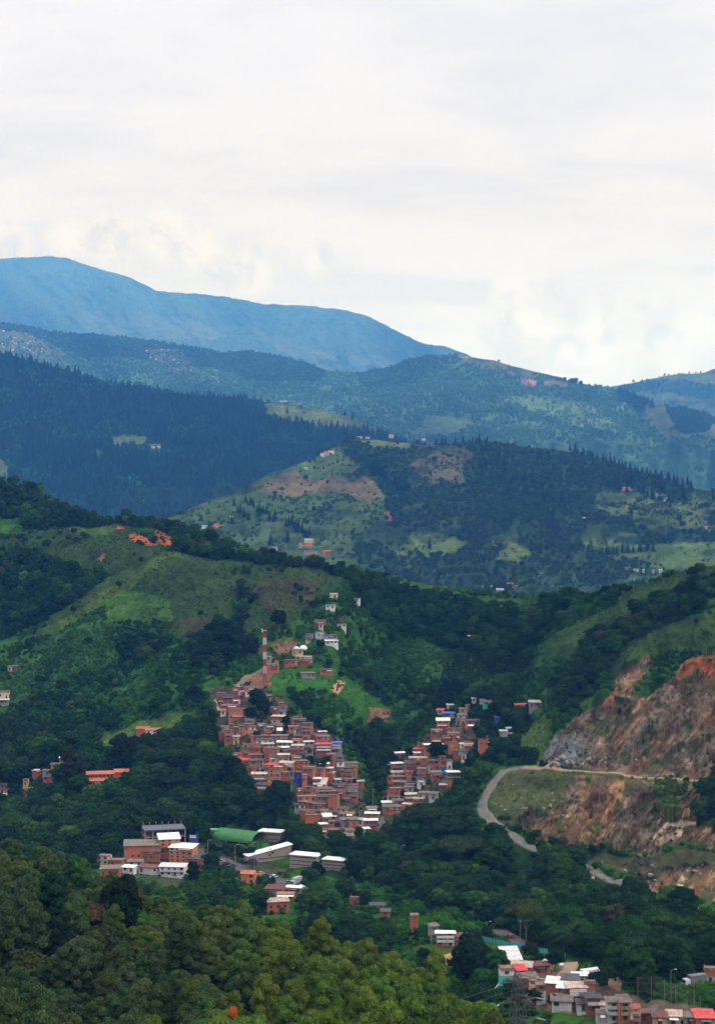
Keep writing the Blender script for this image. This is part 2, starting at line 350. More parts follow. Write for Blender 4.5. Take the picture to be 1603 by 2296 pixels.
main_z = Zones(-320, 1960, 1000, 2480, (7, g_scr), [
 (1, g_for, [(-320, 1000), (60, 1080), (175, 1150), (230, 1170), (160, 1185), (60, 1190), (-320, 1205)]),
 (2, g_gra, [(-10, 1165), (40, 1160), (50, 1200), (-10, 1210)]),
 (3, g_dry, [(-320, 1210), (60, 1195), (200, 1180), (270, 1172), (330, 1215), (370, 1232), (330, 1260), (250, 1290), (170, 1270), (90, 1235), (-10, 1240), (-320, 1260)]),
 (2, g_yel, [(150, 1185), (240, 1172), (262, 1180), (240, 1198), (170, 1200)]),
 (1, g_for, [(-320, 1255), (0, 1245), (80, 1250), (150, 1278), (230, 1300), (250, 1320), (170, 1350), (90, 1400), (0, 1440), (-320, 1450)]),
 (3, (.034, .060, .018), [(250, 1290), (340, 1240), (380, 1235), (300, 1300), (250, 1330), (120, 1410), (90, 1400), (170, 1345)]),
 (3, g_dry, [(335, 1250), (380, 1236), (500, 1252), (700, 1272), (765, 1288), (755, 1335), (700, 1365), (640, 1400), (560, 1420), (480, 1430), (430, 1460), (400, 1430), (330, 1380), (290, 1340), (295, 1300)]),
 (3, (.042, .048, .024), [(600, 1290), (720, 1295), (700, 1350), (600, 1370), (560, 1330)]),
 (3, (.042, .048, .024), [(400, 1380), (500, 1390), (470, 1440), (410, 1420)]),
 (2, g_yel, [(330, 1262), (372, 1232), (440, 1246), (420, 1256), (380, 1250), (345, 1275), (300, 1315), (280, 1330), (150, 1405), (60, 1440), (30, 1446), (120, 1400), (230, 1330), (300, 1290)]),
 (2, (.045, .095, .02), [(230, 1345), (290, 1325), (380, 1345), (390, 1390), (300, 1400), (240, 1390)]),
 (0, (.034, .085, .02), [(40, 1450), (200, 1390), (360, 1400), (380, 1440), (260, 1450), (230, 1500), (120, 1530), (90, 1600), (20, 1620), (0, 1560)]),
 (1, g_for, [(255, 1440), (340, 1430), (330, 1490), (270, 1490)]), (1, g_for, [(420, 1430), (430, 1500), (500, 1520), (530, 1470), (560, 1330), (540, 1320), (520, 1400)]),
 (1, g_for, [(380, 1190), (450, 1205), (560, 1240), (770, 1280), (770, 1292), (700, 1276), (560, 1262), (420, 1245), (390, 1232)]), (1, g_for, [(160, 1150), (270, 1162), (340, 1168), (400, 1186), (390, 1200), (260, 1175), (180, 1185)]),
 (5, e_red, [(282, 1199), (300, 1193), (325, 1200), (344, 1210), (350, 1190), (366, 1192), (396, 1214), (400, 1226), (372, 1226), (330, 1222), (300, 1214)]), (5, e_red, [(256, 1182), (268, 1181), (272, 1187), (258, 1187)]),
 (5, (.2, .09, .05), [(215, 1255), (232, 1240), (236, 1246), (224, 1257)]),
 (2, g_lush, [(600, 1505), (640, 1498), (740, 1500), (800, 1530), (860, 1580), (885, 1620), (860, 1640), (820, 1632), (700, 1600), (640, 1570), (600, 1550)]),
 (0, g_scr, [(690, 1545), (760, 1560), (800, 1600), (750, 1640), (700, 1600)]),
 (2, (.05, .095, .022), [(210, 1665), (330, 1612), (470, 1588), (500, 1600), (470, 1625), (380, 1655), (320, 1672), (260, 1700), (215, 1690)]),
 (5, e_brn, [(608, 1448), (640, 1438), (672, 1440), (660, 1458), (640, 1474), (612, 1466)]), (5, (.2, .125, .075), [(528, 1540), (560, 1510), (585, 1502), (610, 1500), (612, 1482), (620, 1480), (624, 1500), (600, 1520), (560, 1545)]),
 (5, e_tan, [(748, 1526), (768, 1524), (768, 1545), (758, 1556), (744, 1550)]), (5, e_brn, [(828, 1586), (872, 1590), (866, 1640), (840, 1650), (824, 1620)]),
 (2, (.07, .085, .03), [(560, 1450), (640, 1428), (700, 1432), (640, 1440), (600, 1450), (615, 1478), (600, 1480)]),
 (3, (.06, .07, .03), [(735, 1385), (770, 1380), (785, 1400), (770, 1402)]),
 (1, g_for, [(640, 1560), (700, 1570), (690, 1600), (720, 1640), (800, 1680), (830, 1740), (850, 1800), (830, 1880), (860, 1900), (900, 1700), (880, 1640), (820, 1640), (760, 1650), (700, 1610)]),
 (1, g_for, [(240, 1700), (330, 1680), (400, 1640), (480, 1600), (500, 1680), (540, 1740), (600, 1800), (660, 1870), (700, 1890), (900, 1900), (900, 2000), (700, 1960), (600, 1890), (420, 1900), (330, 1870), (240, 1840)]),
 (1, g_for, [(-320, 1620), (0, 1640), (160, 1650), (210, 1690), (200, 1800), (300, 1850), (300, 1900), (230, 1940), (-320, 1980)]),
 (0, (.035, .085, .02), [(180, 1660), (250, 1680), (240, 1720), (190, 1720)]),
 (1, g_for, [(780, 1290), (900, 1300), (1000, 1325), (1180, 1350), (1280, 1345), (1260, 1400), (1200, 1450), (1180, 1500), (1100, 1520), (1060, 1470), (960, 1440), (850, 1400), (800, 1350)]),
 (2, (.045, .085, .02), [(840, 1290), (880, 1296), (960, 1310), (1060, 1335), (1180, 1345), (1240, 1350), (1160, 1362), (1040, 1350), (940, 1332), (860, 1310)]),
 (0, (.035, .08, .02), [(1040, 1350), (1200, 1352), (1180, 1385), (1100, 1370)]),
 (0, (.03, .07, .02), [(880, 1440), (1050, 1460), (1110, 1530), (1060, 1560), (960, 1520), (900, 1500)]),
 (1, g_for, [(900, 1560), (960, 1540), (1100, 1560), (1200, 1600), (1230, 1640), (1180, 1700), (1120, 1720), (1060, 1700), (1040, 1620), (960, 1600)]),
 (3, (.028, .055, .016), [(1200, 1450), (1270, 1410), (1380, 1350), (1430, 1310), (1603, 1262), (1950, 1170), (1950, 1300), (1603, 1330), (1500, 1370), (1420, 1400), (1340, 1420), (1290, 1470), (1220, 1480)]),
 (1, (.022, .045, .018), [(1330, 1420), (1400, 1395), (1480, 1340), (1603, 1300), (1950, 1250), (1950, 1330), (1603, 1340), (1540, 1390), (1440, 1440), (1380, 1500), (1330, 1560), (1250, 1590), (1230, 1540), (1290, 1480)]),
 (3, (.028, .055, .016), [(1410, 1440), (1500, 1400), (1603, 1370), (1950, 1350), (1950, 1440), (1603, 1450), (1560, 1460), (1500, 1460), (1420, 1500), (1370, 1540), (1380, 1490)]),
 (2, g_yel, [(1190, 1620), (1220, 1600), (1240, 1640), (1225, 1690), (1210, 1710), (1170, 1690), (1160, 1660)]),
 (2, (.06, .075, .03), [(1130, 1722), (1300, 1730), (1340, 1740), (1290, 1770), (1270, 1800), (1210, 1832), (1180, 1818), (1150, 1860), (1110, 1840), (1090, 1810), (1100, 1770)]),
 (2, (.06, .075, .03), [(1215, 1700), (1300, 1700), (1960, 1740), (1960, 1800), (1600, 1790), (1290, 1760), (1250, 1740)]),
 (4, r_brn, QU), (4, r_brn, QL), (4, r_gry, QB),
 (5, (.28, .11, .06), [(1350, 1590), (1370, 1555), (1372, 1530), (1378, 1530), (1385, 1565), (1372, 1585)]),
 (2, (.06, .08, .03), [(1370, 1560), (1420, 1562), (1430, 1575), (1380, 1572)]), (2, (.055, .08, .03), [(1215, 1716), (1260, 1722), (1335, 1722), (1345, 1728), (1240, 1730)]),
 (0, (.05, .075, .025), [(1470, 1750), (1540, 1756), (1530, 1810), (1500, 1840), (1470, 1810)]), (1, (.03, .06, .02), [(1560, 1800), (1603, 1765), (1700, 1770), (1700, 1850), (1560, 1850)]),
 (2, (.052, .056, .029), [(1300, 1912), (1440, 1922), (1530, 1900), (1600, 1910), (1600, 1940), (1500, 1948), (1450, 1966), (1380, 1960), (1320, 1930)]),
 (1, g_for, [(1000, 1860), (1150, 1890), (1290, 1940), (1400, 1990), (1603, 2060), (1950, 2080), (1950, 2220), (1500, 2200), (1440, 2240), (1300, 2160), (1180, 2120), (1060, 2060), (940, 2030), (900, 1960)]),
 (0, (.028, .065, .018), [(1060, 1960), (1200, 1960), (1230, 2020), (1160, 2060), (1080, 2020)]), (2, (.04, .09, .02), [(1540, 2040), (1603, 2050), (1700, 2090), (1700, 2120), (1603, 2110)]),
 (2, (.05, .085, .022), [(930, 2115), (1000, 2120), (1060, 2140), (1010, 2150), (940, 2140)]), (2, (.030, .075, .018), [(1020, 2105), (1050, 2098), (1180, 2130), (1270, 2150), (1180, 2160), (1060, 2140)]),
 (5, e_tan, [(975, 2146), (1010, 2140), (1064, 2142), (1040, 2158), (985, 2162)]),
 (5, (.19, .13, .09), [(1330, 2195), (1395, 2190), (1392, 2212), (1380, 2232), (1340, 2215)]), (5, (.16, .12, .08), [(1262, 2168), (1285, 2160), (1275, 2192), (1255, 2196)]),
 (5, (.10, .078, .055), [(1110, 2150), (1250, 2165), (1350, 2202), (1430, 2235), (1620, 2270), (1620, 2310), (1430, 2300), (1300, 2275), (1230, 2264), (1130, 2245)]),
 (5, (.19, .11, .07), [(1220, 2240), (1300, 2250), (1290, 2275), (1230, 2268)]),
 (5, (.06, .058, .042), [(470, 1545), (560, 1530), (630, 1560), (660, 1600), (760, 1660), (800, 1740), (830, 1830), (820, 1870), (760, 1880), (700, 1860), (650, 1760), (590, 1750), (500, 1690)]),
 (5, (.06, .058, .042), [(870, 1720), (960, 1640), (990, 1610), (1080, 1620), (1060, 1680), (1010, 1760), (960, 1800), (850, 1850), (850, 1780)]),
 (6, (.05, .062, .035), [(270, 1900), (440, 1890), (560, 1905), (650, 1960), (640, 1985), (540, 1965), (430, 1940), (400, 1990), (230, 1960)]),
], warp=9, wscale=34)

def main_rough(U, V, D):
    a = (ridged(U/150+V/300, V/170, 3, 4)-.55)*26*np.clip((2080-V)/300, 0.1, 1)
    b = (fbm(U/36, V/30, 8, 3)-.5)*7
    q = np.zeros(U.shape); qt = main_z.t(U, V) == 4
    q = blur(blur(qt.astype(float), 9, 0), 9, 1)
    s_, c_ = math.sin(R(36)), math.cos(R(36))        # strata lean from upper right to lower left
    A = U*c_+V*s_; B = -U*s_+V*c_
    r = (ridged(A/62, B/200, 21, 3)-.5)*17+(ridged(A/17, B/42, 22, 3)-.5)*9.5+(ridged(A/5.5, B/11, 23, 3)-.5)*4.0
    flat = near_line([(560, 1900), (640, 1960)], 60, U, V)
    return a*(1-.35*q)+b*(1-q)+r*q
def main_cols(U, V):
    C = main_z.c(U, V).copy(); T = main_z.t(U, V)
    s_, c_ = math.sin(R(36)), math.cos(R(36)); A = U*c_+V*s_; B = -U*s_+V*c_
    m = T == 4
    n1 = fbm(A/26, B/120, 41, 5, .6); n2 = fbm(A/9, B/40, 47, 4, .6); n3 = fbm(U/70, V/60, 53, 3); n4 = fbm(U/4, V/4, 59, 2)
    rock = np.empty(C.shape)
    def lerp(a, b, f): return np.array(a)*(1-f[..., None])+np.array(b)*f[..., None]
    st = lambda x, a, b: np.clip((x-a)/(b-a), 0, 1)
    rock = lerp(r_drk, r_brn, st(n1, .32, .52)); f = st(n2, .50, .66)*st(n1, .40, .6); rock = rock*(1-f[..., None])+np.array(r_tan)*f[..., None]
    f = st(n3, .46, .6)*.75; rock = rock*(1-f[..., None])+np.array(r_gry)*f[..., None]*(.75+.6*n2[..., None])
    f = st(n4*.5+n2*.5, .60, .76)*.5; rock = rock*(1-f[..., None])+np.array((.40, .34, .28))*f[..., None]
    # red overburden at the upper right, ochre streak, blue-grey face at the lower left
    red = np.clip(1-np.hypot((U-1600)/85, (V-1500)/62), 0, 1)*2.2*(.35+n2); red = np.clip(red+np.clip(1-abs((U-1500)+(V-1545)*.75)/16, 0, 1)*st(n1, .4, .5)*(V < 1600)*(V > 1500), 0, 1)
    rock = rock*(1-red[..., None])+np.array((.25, .068, .026))*red[..., None]
    och = np.clip(1-abs((U-1430)+(V-1620)*.35)/26, 0, 1)*st(n2, .42, .6)*.8; rock = rock*(1-och[..., None])+np.array((.34, .19, .085))*och[..., None]
    blu = np.clip(1.4-np.hypot((U-1262)/52, (V-1690)/48), 0, 1)*st(n2, .3, .5); rock = rock*(1-blu[..., None])+np.array((.13, .15, .18))*blu[..., None]
    scr = near_line([(1500, 1560), (1450, 1640), (1395, 1710)], 22, U, V)*.8*1.0; rock = rock*(1-scr[..., None])+np.array((.17, .145, .12))*scr[..., None]
    for ln, w in (([(1590, 1845), (1500, 1850), (1470, 1880)], 4), ([(1545, 1820), (1525, 1870), (1480, 1890)], 8), ([(1540, 1965), (1515, 2010)], 8)):
        k = near_line(ln, w, U+n2*8, V)*.85; rock = rock*(1-k[..., None])+np.array((.46, .37, .27))*k[..., None]
    mossy = st(fbm(U/22, V/18, 71, 4), .56, .64)*.8; rock = rock*(1-mossy[..., None])+np.array((.055, .07, .03))*mossy[..., None]
    C[m] = rock[m]
    v = (fbm(U/14, V/9, 61, 4)-.5)[..., None]; ok = ~m
    C[ok] = (C*(1+v*np.array([.9, .7, .8])))[ok]
    C[:, :] = C; return np.clip(C, .004, .9)
uq = np.concatenate([np.arange(-320, 1060, 3.2), np.arange(1060, 1680, 1.5), np.arange(1680, 1950, 5.0)])
main_crest = [(-320, 1035), (0, 1080), (40, 1090), (90, 1110), (150, 1142), (200, 1160), (260, 1167), (330, 1172), (400, 1190), (450, 1208), (520, 1226), (560, 1238), (620, 1250), (700, 1264), (760, 1274), (830, 1287), (900, 1300), (960, 1310), (1050, 1322), (1150, 1334), (1250, 1338), (1330, 1334), (1400, 1322), (1430, 1312), (1480, 1297), (1540, 1279), (1603, 1265), (1950, 1170)]
main_cols_c = [
 (-320, [(2480, 450), (2110, 610), (1930, 740), (1850, 830), (1700, 950), (1500, 1080), (1300, 1190), (1060, 1320)]),
 (0, [(2480, 450), (2110, 610), (1930, 745), (1850, 825), (1700, 930), (1500, 1060), (1300, 1170), (1060, 1320)]),
 (200, [(2480, 450), (2110, 610), (1950, 725), (1850, 790), (1750, 850), (1650, 930), (1500, 1010), (1350, 1090), (1230, 1180), (1160, 1260)]),
 (400, [(2480, 450), (2110, 610), (1950, 735), (1900, 765), (1800, 820), (1700, 870), (1600, 920), (1450, 990), (1300, 1060), (1235, 1110), (1180, 1230)]),
 (600, [(2480, 450), (2110, 605), (1950, 738), (1870, 790), (1750, 830), (1600, 900), (1500, 950), (1400, 1000), (1300, 1060), (1230, 1130)]),
 (750, [(2480, 450), (2110, 605), (1950, 722), (1880, 785), (1700, 855), (1600, 905), (1500, 960), (1400, 1005), (1300, 1070), (1260, 1110)]),
 (860, [(2480, 450), (2110, 600), (1950, 735), (1850, 800), (1750, 865), (1650, 935), (1500, 1010), (1400, 1060), (1290, 1140)]),
 (1000, [(2480, 430), (2130, 565), (2050, 640), (1950, 715), (1850, 775), (1750, 825), (1650, 885), (1580, 945), (1450, 1030), (1310, 1130)]),
 (1130, [(2480, 385), (2200, 480), (2120, 585), (2060, 645), (1950, 700), (1850, 745), (1750, 790), (1650, 850), (1550, 920), (1450, 980), (1325, 1100)]),
 (1300, [(2480, 378), (2215, 465), (2120, 570), (2020, 660), (1930, 700), (1850, 725), (1742, 748), (1728, 778), (1700, 788), (1600, 830), (1450, 890), (1310, 1010)]),
 (1450, [(2480, 378), (2235, 450), (2120, 560), (2000, 660), (1930, 690), (1850, 712), (1760, 735), (1744, 765), (1600, 800), (1480, 840), (1400, 880), (1290, 960)]),
 (1603, [(2480, 378), (2240, 450), (2120, 540), (2000, 640), (1930, 680), (1850, 705), (1768, 730), (1752, 758), (1600, 790), (1470, 820), (1380, 860), (1265, 920)]),
 (1950, [(2480, 378), (2240, 450), (2120, 540), (2000, 640), (1930, 680), (1850, 705), (1775, 730), (1758, 758), (1600, 790), (1470, 820), (1380, 860), (1170, 940)])]
S_main = Sheet(uq, main_crest, [(-320, 2480), (1950, 2480)], main_cols_c, 560, main_rough, (21, 7), (6, 40))
S_main.build('valley_hillside', terrain_mat('hillside_ground', .05, .35, 2.2, .6, .8), main_cols, (300, 130, 14))

# mid hill
mid_z = Zones(-400, 1960, 940, 1420, (7, (.026, .050, .018)), [
 (2, (.040, .068, .022), [(360, 1170), (480, 1110), (600, 1060), (700, 1030), (760, 1000), (800, 1040), (780, 1070), (880, 1090), (870, 1120), (880, 1170), (860, 1200), (780, 1200), (820, 1270), (700, 1290), (400, 1240)]),
 (5, (.085, .070, .038), [(590, 1085), (650, 1060), (690, 1070), (860, 1068), (884, 1090), (860, 1110), (830, 1125), (760, 1100), (640, 1110), (590, 1100)]),
 (3, (.042, .072, .022), [(600, 1110), (760, 1110), (840, 1135), (860, 1190), (780, 1200), (700, 1170), (640, 1140)]),
 (2, (.07, .09, .035), [(780, 985), (930, 992), (980, 998), (900, 1006), (800, 1000)]),
 (3, (.060, .060, .032), [(925, 1040), (970, 1010), (1040, 1000), (1060, 1020), (1040, 1050), (1045, 1080), (980, 1090), (940, 1070)]),
 (1, (.016, .034, .016), [(1060, 995), (1260, 1005), (1400, 1050), (1540, 1095), (1540, 1110), (1400, 1090), (1340, 1110), (1300, 1150), (1250, 1170), (1150, 1190), (1070, 1150), (1040, 1080), (1070, 1050)]),
 (2, (.062, .098, .026), [(900, 1215), (930, 1190), (1000, 1200), (1060, 1215), (1020, 1240), (940, 1250), (890, 1250)]), (2, (.06, .09, .026), [(1100, 1235), (1140, 1215), (1180, 1230), (1170, 1260), (1110, 1262)]),
 (3, (.052, .075, .028), [(1320, 1105), (1450, 1100), (1540, 1110), (1600, 1130), (1600, 1180), (1500, 1200), (1420, 1170), (1330, 1150)]), (2, (.055, .09, .025), [(1345, 1115), (1400, 1095), (1420, 1120), (1380, 1135)]),
 (2, (.055, .092, .025), [(1300, 1170), (1380, 1180), (1450, 1200), (1603, 1215), (1900, 1220), (1900, 1300), (1500, 1280), (1380, 1250), (1340, 1240), (1300, 1220)]),
 (1, (.018, .040, .018), [(1400, 1200), (1500, 1190), (1603, 1200), (1603, 1215), (1500, 1222), (1380, 1215)]),
 (2, (.05, .105, .025), [(1415, 1290), (1490, 1285), (1480, 1310), (1420, 1310)]),
 (1, (.018, .040, .018), [(780, 1000), (900, 1010), (930, 1050), (900, 1100), (930, 1140), (890, 1200), (860, 1190), (880, 1120), (820, 1060)]),
 (5, (.35, .13, .075), [(868, 1150), (882, 1152), (878, 1170), (870, 1172)]), (5, (.3, .12, .07), [(480, 1172), (510, 1176), (490, 1182)]), (5, (.24, .13, .09), [(1095, 1212), (1120, 1218), (1110, 1224)]),
 (5, (.2, .15, .11), [(1323, 1248), (1345, 1238), (1400, 1236), (1345, 1243), (1330, 1254)]), (5, (.2, .14, .1), [(1380, 1290), (1400, 1302), (1392, 1306)]),
], warp=20, wscale=44, gul_shade=(lambda U, V: ridged(U/120+V/200, V/90, 13, 4), .30))
def paint(Z, var=.9, s=12):
    def f(U, V):
        C = Z.c(U, V); v = (fbm(U/s, V/s*1.5, 61, 4)-.5)[..., None]
        return np.clip(C*(1+v*np.array([var, var*.8, var*.8])), .003, .9)
    return f
mid_crest = [(-400, 1350), (200, 1230), (300, 1182), (360, 1160), (420, 1142), (480, 1120), (530, 1102), (570, 1080), (600, 1064), (650, 1047), (700, 1027), (740, 1002), (780, 985), (850, 987), (930, 994), (960, 995), (1000, 998), (1040, 992), (1100, 990), (1150, 997), (1200, 1004), (1260, 1010), (1320, 1024), (1400, 1046), (1480, 1072), (1540, 1093), (1603, 1102), (1950, 1160)]
S_mid = Sheet(np.arange(-400, 1960, 5.0), mid_crest, [(-400, 1420), (1960, 1420)], [
 (-400, [(1420, 1420), (1350, 1500), (1100, 1900)]), (300, [(1420, 1420), (1300, 1550), (1182, 1800), (1100, 1950)]), (600, [(1420, 1450), (1300, 1580), (1150, 1800), (1064, 2000)]),
 (800, [(1420, 1450), (1300, 1620), (1150, 1850), (985, 2220)]), (880, [(1420, 1480), (1300, 1680), (1150, 1920), (985, 2260)]), (1100, [(1420, 1450), (1300, 1600), (1150, 1840), (990, 2250)]), (1400, [(1420, 1500), (1300, 1650), (1150, 1900), (1046, 2180)]), (1960, [(1420, 1500), (1300, 1650), (1150, 1900), (1046, 2180)])],
 150, lambda U, V, D: (ridged(U/120+V/200, V/90, 13, 4)-.55)*130+(fbm(U/30, V/20, 14, 3)-.5)*26, (15, 9), (6, 40), KM)
S_mid.build('middle_hill', terrain_mat('middle_hill_ground', .015, .1, .8, .6, 2.5), paint(mid_z), (600, 260, 14))

pine_z = Zones(-400, 1300, 660, 1300, (8, (.012, .028, .014)), [
 (2, (.075, .105, .035), [(592, 905), (620, 898), (680, 905), (740, 915), (790, 938), (820, 955), (790, 962), (720, 955), (650, 945), (600, 930)]),
 (3, (.055, .07, .03), [(740, 915), (860, 958), (900, 980), (800, 962)]),
 (2, (.065, .095, .03), [(248, 978), (330, 976), (338, 988), (300, 998), (255, 1000)]), (2, (.065, .1, .03), [(200, 1010), (236, 1008), (232, 1024), (204, 1026)]), (2, (.065, .1, .03), [(336, 992), (368, 994), (360, 1010), (338, 1014)]),
 (2, (.065, .09, .03), [(-400, 1020), (0, 1025), (20, 1050), (15, 1075), (0, 1080), (-400, 1100)]),
 (2, (.06, .09, .03), [(600, 1068), (650, 1052), (720, 1035), (740, 1020), (760, 1005), (740, 1060), (620, 1075)]),
], warp=5, wscale=20)
pine_crest = [(-400, 690), (0, 790), (60, 808), (150, 828), (250, 858), (340, 873), (430, 886), (500, 890), (540, 888), (600, 903), (640, 900), (700, 915), (760, 928), (820, 948), (870, 972), (900, 985), (960, 1010), (1100, 1070), (1300, 1150)]
S_pine = Sheet(np.arange(-400, 1300, 6.0), pine_crest, [(-400, 1260), (1300, 1260)], [
 (-400, [(1260, 2050), (1100, 2250), (700, 3000)]), (0, [(1260, 2050), (1100, 2250), (780, 2950)]), (450, [(1260, 2150), (1100, 2350), (885, 2900)]), (650, [(1260, 2150), (1100, 2300), (905, 2750)]), (900, [(1260, 2250), (1100, 2420), (985, 2650)]), (1300, [(1260, 2250), (1150, 2500)])],
 130, lambda U, V, D: (ridged((U+V*.6)/190, V/260, 23, 3)-.55)*190+(fbm(U/40, V/30, 24, 3)-.5)*40, (11, 7), (5, 40), KP)
S_pine.build('pine_hill', terrain_mat('pine_hill_ground', .01, .06, .4, .6, 3), paint(pine_z), (700, 350, 12))

far_z = Zones(-400, 1960, 660, 1200, (0, (.040, .085, .032)), [
 (1, (.020, .038, .018), [(-400, 640), (0, 700), (560, 770), (740, 825), (700, 860), (560, 850), (380, 800), (200, 800), (100, 770), (0, 740), (-400, 760)]),
 (3, (.05, .062, .03), [(-400, 760), (0, 735), (100, 760), (150, 800), (60, 800), (-400, 800)]), (3, (.05, .062, .03), [(330, 780), (400, 785), (440, 830), (380, 840)]),
 (1, (.025, .058, .022), [(800, 830), (870, 815), (950, 785), (1010, 790), (1000, 830), (900, 870), (820, 870)]),
 (3, (.06, .07, .032), [(1020, 795), (1110, 803), (1240, 835), (1200, 845), (1100, 830), (1040, 812)]),
 (5, (.20, .115, .08), [(1156, 842), (1180, 846), (1210, 852), (1205, 862), (1170, 858)]), (5, (.17, .11, .08), [(1020, 796), (1055, 796), (1050, 800)]), (5, (.2, .12, .08), [(1110, 806), (1150, 812), (1130, 814)]), (5, (.14, .1, .07), [(1215, 858), (1290, 858), (1270, 874), (1230, 868)]),
 (1, (.012, .028, .014), [(1380, 868), (1420, 875), (1470, 905), (1450, 925), (1390, 895)]),
 (2, (.07, .085, .035), [(1440, 905), (1500, 905), (1603, 925), (1900, 960), (1900, 1010), (1603, 985), (1500, 975), (1440, 945)]), (1, (.018, .04, .02), [(1490, 905), (1560, 915), (1603, 940), (1570, 975), (1510, 965), (1500, 930)]),
 (2, (.055, .09, .035), [(930, 960), (960, 935), (1060, 930), (1020, 970), (950, 985)]), (3, (.055, .095, .035), [(1100, 880), (1300, 900), (1400, 960), (1350, 970), (1200, 930)]),
 (5, (.25, .15, .1), [(1398, 908), (1410, 895), (1412, 900), (1402, 910)]),
], warp=18, wscale=46, gul_shade=(lambda U, V: ridged((U-V*.5)/170, V/190, 33, 4), .42))
far_crest = [(-400, 690), (0, 722), (50, 730), (130, 744), (200, 747), (300, 758), (420, 776), (500, 789), (560, 785), (620, 797), (690, 812), (740, 832), (800, 834), (870, 824), (920, 804), (960, 795), (1000, 796), (1050, 799), (1100, 807), (1160, 823), (1230, 839), (1300, 859), (1370, 870), (1420, 886), (1470, 908), (1540, 917), (1603, 932), (1960, 1010)]
S_far = Sheet(np.arange(-400, 1960, 6.0), far_crest, [(-400, 1180), (1960, 1180)], [
 (-400, [(1180, 3000), (1000, 3500), (700, 5200)]), (500, [(1180, 2950), (1000, 3500), (785, 4900)]), (780, [(1180, 2950), (1000, 3400), (830, 4600)]), (980, [(1180, 2900), (1000, 3250), (795, 4300)]), (1400, [(1180, 2900), (1000, 3250), (880, 4100)]), (1960, [(1180, 2900), (1000, 3300), (900, 4000)])],
 140, lambda U, V, D: (ridged((U-V*.5)/170, V/190, 33, 4)-.55)*400+(fbm(U/30, V/22, 34, 4)-.5)*110, (11, 7), (5, 30), KF)
S_far.build('blue_ridge', terrain_mat('blue_ridge_ground', .008, .04, .2, .6, 6), paint(far_z), (900, 450, 12))

mtn_z = Zones(-400, 1500, 540, 960, (0, (.036, .056, .026)), [
 (3, (.052, .062, .034), [(150, 700), (260, 690), (420, 720), (520, 760), (300, 760), (200, 740)]), (3, (.05, .06, .034), [(560, 740), (640, 760), (760, 800), (880, 800), (900, 820), (700, 830)]),
 (3, (.06, .062, .038), [(-400, 690), (0, 695), (30, 712), (0, 725), (-400, 730)]), (5, (.11, .085, .065), [(50, 690), (66, 708), (60, 712)]),
 (1, (.022, .040, .02), [(840, 715), (900, 745), (960, 772), (1050, 795), (900, 790), (860, 750)]),
], warp=16, wscale=50, gul_shade=(lambda U, V: ridged((U-V*.75)/120, V/170, 43, 5), .55))
mtn_crest = [(-400, 650), (0, 580), (40, 578), (75, 575), (110, 573), (150, 578), (200, 596), (250, 611), (290, 620), (330, 641), (350, 651), (430, 658), (500, 663), (550, 673), (590, 681), (640, 683), (700, 686), (780, 696), (830, 711), (880, 736), (930, 762), (960, 772), (1000, 777), (1050, 795), (1100, 835), (1300, 905), (1500, 960)]
S_mtn = Sheet(np.arange(-400, 1500, 5.0), mtn_crest, [(-400, 1000), (1500, 1000)], [(-400, [(1000, 6000), (800, 6800), (600, 8600)]), (600, [(1000, 6000), (800, 7000), (680, 8600)]), (1500, [(1000, 6000), (800, 7000), (700, 8000)])],
 150, lambda U, V, D: (ridged((U-V*.75)/120, V/170, 43, 5)-.55)*1000+(fbm(U/26, V/20, 44, 4)-.5)*220, (9, 7), (5, 22), KT)
S_mtn.build('far_mountain', terrain_mat('far_mountain_ground', .004, .02, .1, .7, 12), paint(mtn_z, .7, 20), (900, 600, 12))
rr_z = Zones(1100, 2100, 760, 1100, (2, (.065, .09, .04)), [(1, (.022, .044, .02), [(1340, 880), (1420, 860), (1480, 848), (1603, 862), (1603, 900), (1500, 880), (1400, 880)]), (3, (.05, .06, .03), [(1400, 880), (1500, 900), (1603, 900), (1603, 930), (1400, 910)])], warp=8)
S_rr = Sheet(np.arange(1150, 2100, 6.0), [(1150, 960), (1250, 905), (1370, 866), (1420, 858), (1480, 844), (1530, 838), (1580, 835), (1603, 826), (2100, 760)], [(1150, 1080), (2100, 1080)],
 [(1150, [(1080, 4600), (900, 5400)]), (1400, [(1080, 4600), (860, 5600)]), (2100, [(1080, 4600), (780, 5900)])], 80, lambda U, V, D: (ridged(U/80, V/80, 53, 4)-.55)*260, (9, 5), (4, 30), KF)
S_rr.build('right_ridge', terrain_mat('right_ridge_ground', .008, .04, .2, .6, 6), paint(rr_z, .7), (1000, 400, 10))

# near hill below the camera
class NearHill:
    def __init__(s):
        s.us = np.arange(-500, 2400, 12.0)
        s.cv = np.array([(-500, -82, 420), (0, -90, 385), (130, -90, 375), (300, -93, 355), (500, -97, 342), (700, -99, 335), (900, -102, 325), (1000, -105, 315), (1100, -112, 300), (1300, -124, 290), (1600, -128, 290), (2400, -128, 290)], float)
    def prof(s, u, y):
        zc = np.interp(u, s.cv[:, 0], s.cv[:, 1]); dc = np.interp(u, s.cv[:, 0], s.cv[:, 2])
        t = y/dc
        k = np.array([-200, 0, 30, 72, 150, 200, 1e5]); 
        zn = np.interp(y, [-200, 0, 30, 72, 150, 200, 250], [-2, -3, -15, -34, -68, -84, -92])
        a = np.clip((y-230)/(dc-230), 0, 1); a = a*a*(3-2*a)
        z = zn*(1-a)+zc*a
        b = np.clip((y-dc)/130, 0, 1.2); z = z-(b**1.5)*85
        return z
    def z(s, x, y):
        u = x/np.maximum(y, 1)*F+CU
        return CZ+s.prof(u, y)+(fbm(x/14+9, y/14, 77, 3)-.5)*3.0
NH = NearHill()
